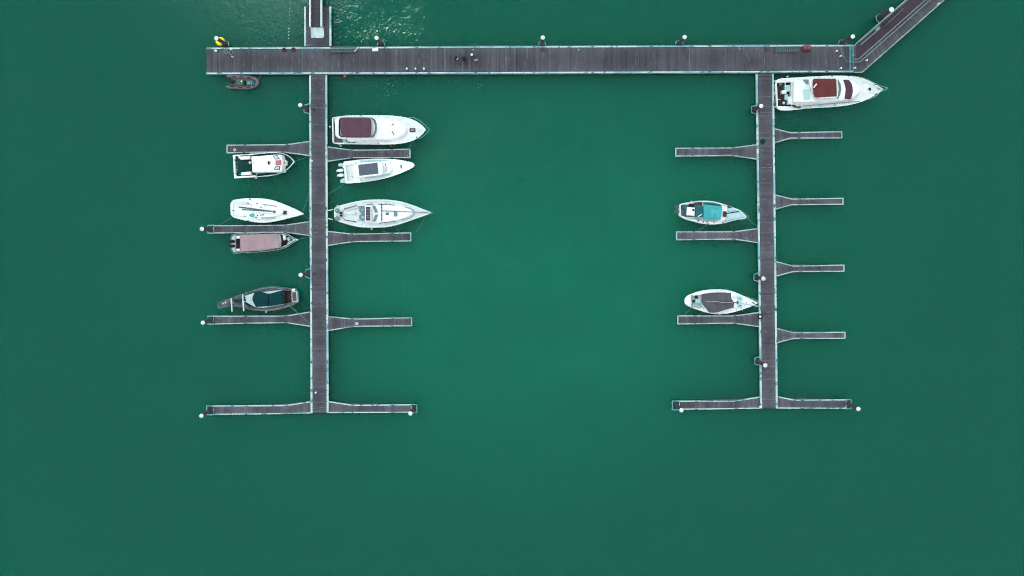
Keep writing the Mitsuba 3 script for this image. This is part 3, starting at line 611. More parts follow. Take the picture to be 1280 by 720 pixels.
# split wheelhouse seats
for v, s in ((180, 1), (265, -1)):
    an = np.linspace(.3, 2 * math.pi - .3, 14); c = b.P(398, v, 1.2)
    part(b.k, 'seat', MB().tube([[c[0] + .36 * math.cos(a + math.pi * 0), c[1] + .36 * math.sin(a), 1.15] for a in an], .12, 8), 'glass_teal_mat', 50)
b.rect('steering_console', 400, 180, 425, 252, .7, 1.35, 'glass_teal_mat')
b.pil('coachroof', [(425, 130, 1), (600, 105), (760, 108), (880, 130), (980, 165), (1025, 200), (1020, 215), (960, 262), (860, 300), (740, 330), (600, 345), (425, 328, 1)], 1.0, 1.62, 'gelcoat_mat', .16, .06, .06)
ar = b.pri('solar_arch', [(428, 140), (500, 134), (503, 315), (428, 318)], 2.28, 2.34, 'gelcoat_mat', .02)
b.posts([(436, 148), (494, 146), (436, 308), (494, 306)], 1.3, 2.3, root=ar, name='post')
for i in range(5):
    y0 = 142 + i * 33.6; b.pri('solar_cell', [(441, y0), (494, y0), (494, y0 + 31), (441, y0 + 31)], 2.345, 2.37, 'solar_dark_mat', .004, root=ar)
b.pri('skylight', [(513, 125), (550, 125), (588, 208), (552, 214)], 1.6, 1.76, 'glass_teal_mat', .02); b.pri('skylight', [(552, 236), (590, 232), (556, 318), (522, 320)], 1.6, 1.76, 'glass_teal_mat', .02)
b.bar('traveller', (630, 112), (632, 318), 1.8, 1.8, .06, 'line_mat')
b.bar('spinnaker_pole', (635, 188), (1035, 205), 1.87, 1.65, .055, 'rail_grey_mat', label='long grey pole laid along the foredeck')
b.bar('pole_end', (1025, 206), (1200, 208), 1.65, 1.55, .07, 'rail_grey_mat')
b.bar('mast', (700, 215), (664, 206), 1.6, 5.2, .07, 'cap_mat', label='short white mast stump'); b.rect('mast_foot', 683, 208, 714, 238, 1.55, 1.74, 'dark_mat')
b.pil('deck_hatch', [(778, 190), (822, 190), (822, 258), (778, 258)], 1.6, 1.72, 'glass_teal_mat', .04, .02, sm=None)
for p in ([(450, 110), (520, 108)], [(592, 112), (705, 108)], [(715, 112), (790, 124)], [(600, 340), (690, 330)], [(690, 330), (795, 315)]): b.bar('grab_rail', *p, 1.6, 1.6, .05, 'line_mat')
b.rail([(1030, 215), (1000, 260), (930, 288), (800, 290)], 1.5, r=.05, m='glass_teal_mat', name='deck_line'); b.rail([(1030, 200), (985, 165), (930, 152), (810, 158)], 1.55, r=.05, m='glass_teal_mat', name='deck_line')
b.rail([(70, 145), (200, 104), (400, 62), (620, 52), (820, 70), (1030, 130), (1200, 196), (1254, 210), (1200, 232), (1050, 282), (850, 350), (650, 390), (380, 388), (180, 342), (70, 302)], 1.65, 1.65, r=.016, base=0, posts=1.6)
b.rail([(385, 365), (425, 318), (448, 368)], 1.5, r=.02, m='glass_teal_mat', name='boarding_frame', sm=False)
b.bar('passerelle', (42, 172), (-18, 187), 1.0, .75, .06, 'cap_mat'); b.bar('passerelle', (40, 296), (-18, 283), 1.0, .75, .06, 'cap_mat')
b.fender(510, 410); b.fender(98, 130)

# --- B4 green workboat
b = Boat('workboat', 'workboat with dark green deck and white wheelhouse with a pink roof hatch', 'workboat', (282, 186, 13.91),
         [(124, 112, 1), (240, 102), (400, 93), (500, 83), (640, 70), (800, 60), (900, 64), (1000, 82), (1080, 114), (1148, 165), (1196, 226, 1), (1150, 288), (1090, 345), (1000, 405), (900, 442), (750, 470), (520, 488), (300, 500), (146, 508, 1), (136, 310)],
         .95, 1.3, m='gelcoat_mat', stern=(134, 308), bow=(1196, 226), deck='green_deck_mat', deck_drop=.35)
b.pri('stern_bulwark', [(122, 108), (240, 100), (244, 165), (222, 168), (218, 122), (156, 128), (160, 180), (130, 186)], .5, 1.12, 'gelcoat_mat', .02); b.pri('stern_bulwark', [(130, 208), (156, 206), (174, 425), (142, 430)], .5, 1.12, 'gelcoat_mat', .02); b.pri('stern_bulwark', [(142, 438), (176, 436), (182, 478), (300, 474), (520, 462), (520, 486), (300, 500), (150, 506)], .5, 1.12, 'gelcoat_mat', .02)
b.pri('bulwark_cap', [(405, 88), (498, 82), (500, 102), (408, 108)], .6, 1.12, 'gelcoat_mat', .02)
wh = b.pil('wheelhouse', [(440, 130, 1), (640, 116), (800, 100), (962, 98, 1), (985, 160), (995, 240), (990, 330), (978, 400, 1), (800, 402), (640, 405), (462, 412, 1)], .6, 2.45, 'gelcoat_mat', .08, .07, .03)
for p in ([(822, 118), (900, 112), (942, 178), (858, 184)], [(865, 302), (952, 298), (935, 370), (840, 362)]):
    wk = b.pri('window', p, 2.42, 2.53, 'dark_mat', .01, root=wh); c = np.mean(p, 0); b.pri('pane', [tuple(c + (np.array(q) - c) * .72) for q in p], 2.53, 2.545, 'deck_teal_mat', .004, root=wh)
b.rect('roof_hatch', 868, 200, 960, 280, 2.44, 2.62, 'pink_hatch_mat', .03, root=wh, label='pink roof hatch')
b.rect('roof_vent', 734, 214, 756, 272, 2.5, 2.66, 'dark_mat', root=wh); b.rect('roof_vent', 756, 236, 785, 248, 2.5, 2.62, 'dark_mat', root=wh)
b.rect('antenna_base', 470, 222, 500, 262, 2.5, 2.58, 'cap_grey_mat', root=wh)
wk = b.pil('winch_housing', [(995, 192), (1050, 200), (1058, 240), (1050, 288), (1000, 296)], .8, 1.6, 'gelcoat_mat', .06, .02, sm=None); b.rect('winch', 1004, 222, 1034, 262, 1.55, 1.68, 'dark_mat', root=wk)
b.rect('locker', 250, 128, 416, 182, .65, 1.35, 'gelcoat_mat', .03); b.rect('locker', 272, 402, 432, 455, .65, 1.3, 'gelcoat_mat', .03)
b.rect('hatch', 372, 206, 440, 288, .62, .7, 'brown_deck_mat'); b.blob('winch_drum', 424, 240, 1.0, .18, 'cap_grey_mat')  # the brown hatch slab is painted shadow behind the wheelhouse
for v in (242, 305, 370): b.blob('deck_light', 204, v, .68, .06, 'cap_mat')
b.pri('corner_locker', [(225, 455), (265, 428), (268, 460)], .6, 1.0, 'teal_canvas_mat', .02)
b.rail([(500, 100), (520, 82), (700, 62), (820, 54), (930, 70), (1040, 96), (1120, 145), (1192, 222), (1130, 300), (1040, 378), (900, 440), (720, 464), (560, 480), (525, 470), (575, 400)], 1.85, 1.85, r=.04, base=0, posts=1.4, m='plate_mat', name='guard_rail')
b.rail([(580, 410), (700, 414), (880, 405), (960, 398)], 1.5, r=.03, m='plate_mat', name='side_rail'); b.fender(530, 507)

# --- B5 white sloop
b = Boat('sloop', 'plain white sloop with a bare mast over its deck, above the pink-roofed boat', 'sailing yacht', (240, 236, 8.0),
         [(382, 190), (386, 140), (408, 115), (480, 102), (600, 95), (700, 98), (790, 112), (880, 140), (980, 181), (1060, 219), (1120, 251, 1), (1060, 268), (960, 294), (850, 320), (740, 337), (640, 334), (540, 317), (460, 299), (410, 283), (388, 262)],
         1.0, 1.25, stern=(382, 210), bow=(1120, 251), flare=.3, cut=[[(405, 150), (600, 150), (600, 285), (440, 270), (405, 255)]], deck='gelcoat_mat')
b.well([(405, 150), (600, 150), (600, 285), (440, 270), (405, 255)], .72, 'gelcoat_mat', 'gelcoat_mat')
b.pil('coachroof', [(610, 155), (740, 150), (850, 172), (905, 205), (920, 235), (890, 262), (800, 290), (700, 305), (612, 292)], 1.0, 1.45, 'gelcoat_mat', .14, .06, .05)
hk = b.rect('hatch', 905, 220, 943, 256, 1.2, 1.38, 'plum_mat', label='dark foredeck hatch'); b.rect('pane', 911, 226, 937, 250, 1.382, 1.395, 'glass_mat', root=hk)
b.rect('companionway', 576, 250, 622, 280, 1.0, 1.52, 'teal_canvas_mat', label='teal companionway cover')
b.bar('mast', (826, 229), (470, 183), 1.45, 13.0, .10, 'rail_grey_mat', label='tall grey mast'); b.bar('boom', (800, 226), (500, 208), 2.2, 2.2, .09, 'dull_rail_mat')
b.rect('mast_foot', 812, 218, 834, 240, 1.4, 1.56, 'dark_mat')
b.bar('spreader', (590, 175), (610, 235), 7.0, 7.0, .03, 'cap_grey_mat')
for u, v in ((650, 150), (690, 185), (640, 288), (690, 265), (712, 258), (560, 145), (530, 275), (415, 218), (580, 105), (560, 318), (655, 268)): b.blob('winch', u, v, 1.47 if u > 605 else 1.3, .10, 'dark_mat')
for p in ([(690, 290), (840, 292)], [(700, 152), (850, 176)], [(720, 172), (750, 170)]): b.bar('track', *p, 1.47, 1.47, .045, 'dull_rail_mat')
b.rail([(400, 130), (560, 138)], 1.2, r=.035, m='shade_teal_mat', name='coaming_line'); b.rail([(400, 265), (520, 280)], 1.2, r=.035, m='shade_teal_mat', name='coaming_line')
b.rail([(395, 118), (500, 98), (650, 94), (800, 113), (980, 178), (1108, 245), (1060, 270), (850, 322), (700, 338), (540, 318), (400, 278)], 1.75, 1.75, r=.012, base=0, posts=1.8)

# --- B6 pink-roofed boat
b = Boat('passenger_boat', 'boat with a long flat pink roof and two black outboards', 'passenger boat', (240, 236, 8.0),
         [(386, 490), (394, 470), (420, 458), (600, 449), (860, 444), (950, 456), (1008, 490), (1060, 511, 1), (1008, 536), (950, 574), (880, 600), (700, 625), (500, 634), (415, 641), (392, 615), (386, 600)],
         .85, 1.15, m='old_wood_mat', stern=(386, 548), bow=(1060, 511), cut=[[(440, 470), (850, 455), (960, 470), (1015, 510), (950, 560), (850, 595), (440, 622)]], deck='deck_teal_mat', rub='deck_teal_mat')
w = b.well([(440, 470), (850, 455), (960, 470), (1015, 510), (950, 560), (850, 595), (440, 622)], .45, 'brown_deck_mat', 'old_wood_mat', 'open_deck')
b.outboard(398, 527, 'dark_mat', 'dark_mat', 1.0); b.outboard(398, 572, 'dark_mat', 'dark_mat', 1.0)
b.rect('stern_seat', 442, 470, 478, 498, .5, .95, 'gelcoat_mat'); b.rect('stern_seat', 442, 600, 478, 626, .5, .95, 'gelcoat_mat')
rf = b.pri('roof', [(478, 462), (668, 455), (860, 450), (868, 520), (872, 592), (680, 612), (484, 630)], 2.3, 2.42, 'pink_mat', .04, label='flat pink canvas roof')
for u in (605, 735): b.bar('roof_batten', (u, 456), (u + 6, 618), 2.425, 2.425, .016, 'pink_mat', root=rf)
b.posts([(486, 470), (490, 622), (680, 460), (686, 606), (850, 456), (862, 588)], .8, 2.32)
screen(b, 'windscreen', [(862, 455), (870, 520), (874, 585)], [(884, 462), (893, 520), (890, 580)], 2.25, 1.5, 'deck_teal_mat')
b.pri('fore_seat', [(905, 470), (930, 455), (938, 505), (915, 518)], .5, .95, 'gelcoat_mat', .03); b.pri('fore_locker', [(945, 490), (970, 485), (985, 512), (960, 525)], .5, .85, 'deck_teal_mat', .03)
b.pri('anchor_box', [(985, 505), (1010, 502), (1000, 525), (985, 528)], .5, .9, 'plum_mat', .02); b.bar('fore_bar', (955, 548), (985, 520), .9, .9, .05, 'cap_mat')
b.bar('bowsprit', (1020, 511), (1062, 509), 1.2, 1.25, .09, 'deck_teal_mat')
for i in range(6): b.fender(520 + i * 60, 449 - i * 1.2, 'glass_teal_mat')
for i in range(5): b.fender(560 + i * 75, 634 - i * 7, 'cap_grey_mat')

# --- B7 old wooden boat
b = Boat('wooden_boat', 'old grey wooden boat under two dark green tarpaulins, its bow pointing left', 'wooden boat', (268, 352, 11.43),
         [(58, 322), (75, 300), (150, 272), (240, 245), (320, 214), (400, 185), (500, 150), (600, 118), (700, 92), (820, 79), (920, 86), (1020, 100), (1120, 108), (1160, 116), (1186, 170), (1192, 240), (1184, 292), (1130, 322), (1050, 352), (950, 385), (820, 409), (700, 412), (600, 407), (480, 386), (380, 356), (240, 345), (150, 358), (90, 368), (62, 350)],
         1.1, 1.45, m='old_wood_mat', stern=(1188, 205), bow=(58, 335), flare=.35, cut=[[(985, 135), (1095, 135), (1095, 300), (985, 315)]], deck='old_wood_mat', rub='rail_grey_mat')
b.well([(985, 135), (1095, 135), (1095, 300), (985, 315)], .7, 'brown_deck_mat', 'old_wood_mat')
b.pil('cabin', [(432, 205), (560, 165), (960, 120), (975, 330), (700, 375), (590, 368), (455, 300)], 1.1, 1.75, 'deck_teal_mat', .08, .03, sm=None)
def tarp(b, name, poly, z0, z1, ridge, m, label, sag=.1, n=9):
    """a canvas over a ridge: a sheet with folds, hanging a little at its edges"""
    p = ccw(b.poly(poly, z1, .2)); c = p.mean(0); g = np.random.RandomState(len(poly)); R = []
    for t in np.linspace(0, 1, n):
        q = p + (c - p) * t
        d = np.abs((q - c) @ b.n); dm = np.abs((p - c) @ b.n).max()
        z = z1 + ridge * (1 - d / dm) + .05 * (np.asarray(meshkit.fbm(np.column_stack([q * 1.6, np.full(len(q), 1.7)]), 3)) - .5) - (sag if t == 0 else 0)
        R.append(np.column_stack([q, z]))
    R = [z_(inset(p, -.01), z1 - sag - .25)] + R
    return part(b.k, name, MB().rings(R), m, 30, label)
tarp(b, 'tarpaulin', [(575, 148, 1), (650, 148), (772, 180, 1), (772, 352, 1), (690, 356), (588, 364, 1), (545, 240)], 1.7, 2.0, .22, 'green_tarp_mat', 'dark green tarpaulin over the middle')
tarp(b, 'tarpaulin', [(780, 178, 1), (970, 124, 1), (986, 320, 1), (782, 354, 1)], 1.7, 2.0, .22, 'green_tarp_mat', 'dark green tarpaulin towards the stern')
b.pri('fore_hatch', [(262, 262), (398, 250), (400, 292), (270, 298)], 1.35, 1.5, 'green_tarp_mat', .03); b.pri('fore_hatch', [(430, 215), (450, 300), (520, 360), (500, 366), (430, 310), (415, 250)], 1.35, 1.52, 'green_tarp_mat', .03)
b.bar('davit', (240, 240), (252, 430), 2.3, 2.3, .085, 'deck_pale_mat'); b.bar('davit', (404, 186), (418, 420), 2.4, 2.4, .085, 'cap_mat')
b.posts([(246, 300), (411, 290)], 1.3, 2.35, .05, 'cap_grey_mat', name='davit_post')
b.bar('boom', (400, 296), (545, 270), 2.4, 2.6, .05, 'steel_mat')
for u, v in ((120, 312), (158, 300)): b.blob('bow_bitt', u, v, 1.5, .11, 'cap_mat')
b.rail([(60, 345), (62, 378), (95, 372)], 1.7, r=.04, m='teal_steel_mat', name='bow_roller', sm=False)
sk = b.pri('stern_locker', [(1100, 142), (1170, 138), (1185, 292), (1108, 296)], 1.0, 1.6, 'cap_grey_mat', .03); b.pri('lid', [(1108, 152), (1164, 148), (1176, 282), (1114, 286)], 1.6, 1.64, 'old_wood_mat', .01, root=sk)
b.rect('stern_seat', 1105, 104, 1150, 132, 1.05, 1.4, 'gelcoat_mat'); b.fender(740, 430, 'cap_mat'); b.fender(835, 415, 'plum_mat')
b.rail([(560, 132), (700, 98), (850, 88), (1000, 108)], 1.6, r=.02, base=0, posts=1.5); b.rail([(560, 400), (700, 406), (850, 396), (1050, 345)], 1.6, r=.02, base=0, posts=1.5)

# --- B8 turquoise-canopied boat
b = Boat('sailing_boat', 'sailing boat with a bright turquoise canopy and two solar panels over its stern', 'sailing boat', (838, 246, 12.8),
         [(140, 210), (150, 130), (200, 112), (300, 95), (370, 83), (450, 73), (560, 72), (680, 82), (790, 106), (920, 149), (1030, 190), (1110, 226), (1210, 318, 1), (1190, 338), (1100, 352), (980, 380), (860, 414), (700, 434), (600, 431), (480, 415), (380, 386), (270, 360), (200, 330), (145, 300)],
         1.0, 1.3, stern=(140, 214), bow=(1212, 318), flare=.28, cut=[[(172, 125), (245, 118), (400, 140), (400, 320), (245, 325), (172, 300)]], deck='deck_teal_mat', rub='shade_teal_mat')
b.pri('side_strip', [(300, 350), (420, 372), (600, 398), (760, 388), (850, 362), (880, 388), (760, 418), (680, 426), (600, 422), (480, 406), (370, 376)], 1.0, 1.12, 'gelcoat_mat', .02)
b.well([(172, 125), (245, 118), (400, 140), (400, 320), (245, 325), (172, 300)], .6, 'glass_teal_mat', 'gelcoat_mat')
b.pri('stern_seat', [(175, 140), (215, 132), (245, 170), (235, 190), (180, 190)], .65, 1.0, 'teal_dark_canvas_mat', .03)
b.rect('hardtop', 262, 168, 388, 298, 1.7, 1.8, 'gelcoat_mat', .03); b.posts([(275, 180), (380, 182), (275, 288), (380, 286)], .9, 1.72, .025); b.rect('vent', 352, 196, 384, 226, 1.8, 1.86, 'dark_mat')
b.pri('side_locker', [(300, 112), (385, 110), (385, 156), (302, 160)], .9, 1.3, 'dark_mat', .02)
b.pri('side_bundle', [(372, 92), (505, 80), (512, 122), (378, 132)], 1.0, 1.45, 'maroon_mat', .05, label='maroon sail bundle on the side deck')
tarp(b, 'awning', [(402, 140, 1), (520, 142, 1), (528, 320, 1), (400, 325, 1)], 1.6, 1.9, .06, 'teal_dark_canvas_mat', 'dark teal awning', .04)
tarp(b, 'canopy', [(535, 122, 1), (680, 138), (828, 158, 1), (812, 300), (800, 368, 1), (660, 355), (534, 345, 1), (530, 230)], 1.7, 2.0, .2, 'teal_canvas_mat', 'bright turquoise canvas canopy', .05)
b.pri('canopy_side', [(532, 88), (660, 92), (800, 122), (828, 150), (680, 134), (540, 118)], 1.5, 1.85, 'teal_dark_canvas_mat', .04, label='darker turquoise side flap')
for u, v in ((715, 190), (706, 300), (610, 210)): b.blob('canopy_weight', u, v, 2.15, .06, 'teal_dark_canvas_mat')
b.pil('coachroof', [(780, 130), (905, 160), (920, 200), (905, 300), (880, 370), (760, 390)], 1.0, 1.5, 'gelcoat_mat', .1, .04, sm=None)
tarp(b, 'foredeck_cover', [(900, 235, 1), (1100, 235, 1), (1188, 318, 1), (1080, 345), (930, 372, 1), (890, 390, 1)], 1.3, 1.5, .1, 'shade_teal_mat', 'pale turquoise foredeck cover', .04)
b.pri('fore_hatch', [(925, 180), (1000, 182), (1005, 225), (930, 228)], 1.2, 1.5, 'shade_teal_mat', .03)
b.rect('mast_foot', 846, 232, 900, 320, 1.4, 1.75, 'plum_mat', .04); b.bar('mast', (880, 270), (1092, 236), 1.6, 7.2, .075, 'plum_mat', label='dark maroon mast')
b.bar('boat_hook', (438, 320), (505, 278), 1.98, 2.05, .06, 'cap_mat'); b.bar('fore_pole', (990, 325), (1024, 270), 1.65, 1.7, .05, 'cap_mat'); b.bar('fore_pole', (1118, 236), (1200, 316), 1.6, 1.6, .05, 'cap_mat')
b.bar('side_pole', (325, 66), (365, 112), 1.7, 1.5, .05, 'cap_mat')
fr = b.rail([(160, 125), (155, 210), (158, 292)], 1.9, r=.05, m='deck_white_mat', name='panel_frame', sm=False, base=0)
for y0, y1 in ((136, 186), (208, 268)): b.pri('solar_panel', [(64, y0), (138, y0 - 6), (140, y1), (66, y1)], 1.9, 1.94, 'grey_canvas_mat', .01, root=fr, label='grey solar panel over the stern')
b.posts([(140, 165), (140, 240)], .9, 1.9, name='panel_post')
b.rail([(1110, 210), (1190, 262), (1252, 312), (1240, 330), (1190, 352), (1110, 366)], 1.8, r=.022, base=0, posts=1.4, name='bow_pulpit')
b.rail([(200, 102), (400, 72), (600, 62), (800, 98), (1000, 170), (1110, 214)], 1.7, r=.014, base=0, posts=1.8); b.rail([(150, 306), (300, 374), (500, 424), (700, 442), (900, 408), (1100, 360)], 1.7, r=.014, base=0, posts=1.8)
for u, v in ((440, 385), (520, 400), (580, 405), (690, 408), (600, 436), (840, 412)): b.fender(u, v, 'dark_mat', .9)
b.rect('side_box', 920, 145, 985, 172, 1.1, 1.35, 'maroon_mat')
b.pri('cockpit_seat', [(205, 220), (245, 215), (248, 300), (210, 296)], .65, .95, 'grey_canvas_mat', .03)

# --- B9 grey-canopied white boat
b = Boat('sailing_boat', 'white sailing boat with a dark grey canopy stretched over its whole middle', 'sailing boat', (850, 358, 12.31),
         [(74, 230), (84, 186), (115, 150), (180, 120), (280, 85), (400, 61), (520, 49), (640, 50), (760, 66), (880, 106), (1000, 160), (1100, 205), (1186, 252, 1), (1100, 300), (980, 344), (860, 384), (740, 412), (600, 427), (480, 415), (370, 390), (270, 356), (180, 325), (110, 290), (82, 262)],
         1.0, 1.3, stern=(74, 232), bow=(1186, 252), flare=.28, cut=[[(195, 145), (340, 130), (400, 320), (290, 345), (195, 310)]], deck='gelcoat_mat')
b.well([(195, 145), (340, 130), (400, 320), (290, 345), (195, 310)], .65, 'deck_teal_mat', 'gelcoat_mat')
b.bar('traveller', (184, 130), (184, 330), 1.25, 1.25, .06, 'dark_mat'); b.rect('steering_console', 238, 196, 320, 258, .66, 1.2, 'shade_teal_mat', .04)
b.blob('wheel', 250, 165, 1.1, .24, 'dark_mat', .3); b.blob('compass', 362, 236, 1.5, .13, 'cap_mat'); b.rect('instrument_box', 205, 215, 232, 245, .66, 1.15, 'dark_mat')
b.pil('coachroof', [(360, 130), (600, 110), (800, 130), (890, 190), (960, 235), (940, 290), (830, 335), (600, 385), (380, 330)], 1.0, 1.6, 'gelcoat_mat', .12, .05)
tarp(b, 'canopy', [(344, 120, 1), (500, 100), (640, 95), (786, 104, 1), (784, 175), (826, 250, 1), (822, 326, 1), (700, 360), (560, 402), (460, 406, 1), (412, 345), (372, 300), (338, 225)], 1.7, 2.05, .28, 'grey_canvas_mat', 'dark grey canvas canopy', .05)
b.rail([(398, 228), (560, 236), (720, 250), (820, 250)], 2.36, r=.02, m='cap_grey_mat', name='ridge_line')
b.rect('sail_bag', 892, 162, 960, 320, 1.2, 1.75, 'shade_teal_mat', .06, label='turquoise sail bag'); b.rect('sail_bag_strap', 905, 182, 945, 198, 1.2, 1.77, 'teal_canvas_mat'); b.rect('sail_bag_strap', 905, 290, 945, 308, 1.2, 1.77, 'teal_canvas_mat')
b.blob('mast_foot', 884, 246, 1.5, .2, 'dark_mat', 1.6); b.bar('mast', (884, 252), (1196, 306), 1.6, 10.0, .065, 'cap_grey_mat', label='slim grey mast')
b.bar('boom', (826, 246), (890, 254), 2.2, 2.2, .05, 'plum_mat'); b.bar('fore_rail', (815, 165), (860, 175), 1.7, 1.7, .03, 'cap_grey_mat')
b.bar('anchor', (1110, 240), (1150, 268), 1.4, 1.4, .06, 'dark_mat'); b.bar('deck_pole', (955, 330), (962, 375), 1.3, 1.2, .06, 'cap_mat')
b.rail([(1040, 160), (1130, 195), (1210, 245), (1190, 262), (1110, 300)], 1.8, r=.022, base=0, posts=1.4, name='bow_pulpit')
for u, v in ((1020, 250), (990, 300), (872, 360), (366, 345), (220, 320), (580, 425), (660, 424)): b.blob('cleat', u, v, 1.35, .06, 'dark_mat')

# --- B10 large motor yacht, right
b = Boat('motor_yacht', 'large white motor yacht with a red-brown hardtop, at the right end under the wide pier', 'motor yacht', (964, 90, 8.649),
         [(52, 130), (60, 92), (80, 76), (120, 67), (230, 61), (340, 54), (450, 48), (560, 43), (700, 41), (820, 44), (920, 57), (1000, 78), (1080, 114), (1145, 151), (1200, 188, 1), (1150, 232), (1090, 266), (1040, 292), (960, 324), (850, 352), (700, 371), (550, 381), (400, 388), (300, 400), (200, 409), (110, 408), (82, 396), (70, 370), (60, 250)],
         1.3, 1.75, stern=(58, 242), bow=(1200, 188), cut=[[(64, 112), (240, 104), (240, 370), (76, 364)]], flare=.25)
b.well([(64, 112), (240, 104), (240, 370), (76, 364)], .7, 'brown_deck_mat')
b.rect('cockpit_sofa', 150, 140, 205, 210, .72, 1.2, 'shade_teal_mat', .05); b.rect('cockpit_table', 118, 195, 165, 232, .72, 1.35, 'gelcoat_mat', .02); b.rect('cockpit_sofa', 150, 240, 185, 300, .72, 1.15, 'shade_teal_mat', .05)
b.rect('cockpit_bench', 205, 165, 240, 265, .72, 1.1, 'deck_teal_mat', .04); b.rect('bar_cabinet', 188, 265, 222, 345, .72, 1.5, 'gelcoat_mat', .04); b.bar('ladder', (72, 300), (100, 300), .9, .9, .05, 'cap_mat'); b.blob('stool', 135, 335, 1.0, .2, 'shade_teal_mat'); b.blob('stool', 100, 132, .95, .22, 'glass_teal_mat')
b.bar('cockpit_rail', (150, 108), (152, 160), 1.5, 1.5, .05, 'cap_mat'); b.bar('transom_rail', (56, 118), (68, 372), 1.45, 1.45, .07, 'cap_mat'); b.rect('fore_mat', 225, 270, 258, 310, .72, .9, 'red_canvas_mat')
b.pil('cabin', [(244, 84, 1), (480, 74), (700, 70), (860, 78), (930, 110), (968, 160), (972, 200), (940, 248), (870, 292), (700, 322), (480, 336), (244, 344, 1)], 1.2, 2.45, 'gelcoat_mat', .3, .12, .1)
fb = b.pil('flybridge', [(248, 86, 1), (400, 74), (560, 62), (700, 66), (752, 90), (768, 140), (770, 190), (758, 245), (735, 285), (600, 308), (420, 322), (240, 326, 1)], 2.3, 2.95, 'gelcoat_mat', .15, .0)
b.pri('flybridge_seat', [(345, 190), (400, 185), (420, 290), (360, 300)], 2.9, 3.15, 'shade_teal_mat', .05, root=fb); b.pri('flybridge_seat', [(345, 82), (405, 80), (405, 130), (385, 130)], 2.9, 3.15, 'glass_teal_mat', .05, root=fb)
for u, v in ((276, 110), (308, 96), (308, 122)): b.blob('vent', u, v, 2.98, .07, 'cap_grey_mat', root=fb)
screen(b, 'windscreen', [(708, 84), (732, 130), (738, 185), (728, 240), (710, 284)], [(728, 78), (754, 130), (762, 185), (750, 245), (724, 292)], 3.3, 2.9, 'glass_teal_mat', root=fb)
ht = b.pil('hardtop', [(450, 80, 1), (468, 72), (580, 70), (700, 70, 1), (706, 130), (710, 200), (708, 262, 1), (590, 268), (500, 274), (475, 268), (462, 245)], 3.7, 3.82, 'red_canvas_mat', .08, .06, label='red-brown hardtop cover')
b.posts([(470, 86), (480, 258), (690, 80), (695, 255)], 2.8, 3.72)
b.bar('hardtop_rail', (425, 82), (432, 180), 3.75, 3.75, .09, 'gelcoat_mat'); b.bar('hardtop_rail', (515, 284), (706, 270), 3.7, 3.7, .06, 'gelcoat_mat'); b.bar('hardtop_rail', (715, 78), (716, 268), 3.75, 3.75, .05, 'gelcoat_mat')
rm = b.bar('radar_mast', (458, 170), (492, 128), 4.0, 4.1, .09, 'gelcoat_mat'); b.blob('radar', 428, 172, 3.6, .13, 'dark_mat', root=rm)
b.pri('sunpad', [(788, 82), (840, 84), (868, 118), (882, 165), (885, 210), (874, 262), (862, 292), (800, 286), (806, 180)], 2.3, 2.62, 'plum_mat', .05, label='dark maroon sunpad')
b.blob('hatch', 1066, 185, 1.78, .19, 'dark_mat', .25); b.bar('anchor', (1142, 181), (1192, 187), 1.85, 1.85, .06, 'glass_teal_mat'); b.bar('cleat', (1122, 246), (1142, 234), 1.8, 1.8, .06, 'dark_mat'); b.bar('cleat', (1118, 130), (1135, 136), 1.8, 1.8, .06, 'dark_mat')
b.rail([(860, 42), (940, 52), (1020, 75), (1100, 110), (1180, 148), (1240, 168), (1262, 176), (1240, 190), (1180, 214), (1130, 262), (1060, 292)], 2.3, 2.3, r=.028, base=0, posts=1.6, name='bow_rail')
b.rail([(900, 58), (1000, 90), (1090, 130), (1180, 178)], 2.0, r=.02, base=0, posts=1.6, name='bow_rail_inner')
b.pri('side_window', [(600, 318), (700, 306), (770, 302), (740, 312), (680, 320)], 1.9, 2.0, 'plum_mat', .01); b.pri('side_window', [(330, 338), (470, 332), (560, 326), (560, 332), (470, 340), (335, 345)], 1.6, 1.75, 'glass_mat', .01)
b.bar('side_line', (340, 368), (960, 316), 1.55, 1.7, .05, 'rail_grey_mat'); b.bar('side_line', (470, 350), (900, 312), 1.62, 1.75, .05, 'shade_teal_mat')
b.pri('boarding_steps', [(225, 345), (290, 352), (330, 380), (310, 392), (240, 380)], 1.2, 1.42, 'glass_mat', .02); b.pri('side_wing', [(255, 350), (290, 355), (312, 372), (280, 368)], 1.3, 1.5, 'gelcoat_mat', .02)
b.bar('stern_step', (30, 248), (44, 216), .55, .75, .12, 'deck_teal_mat')
for u, v in ((175, 50), (50, 375), (40, 100)): b.fender(u, v, 'cap_grey_mat')
for u, v in ((690, 358), (540, 366), (425, 376), (520, 52), (660, 47)): b.blob('deck_fitting', u, v, 1.48, .07, 'dark_mat')

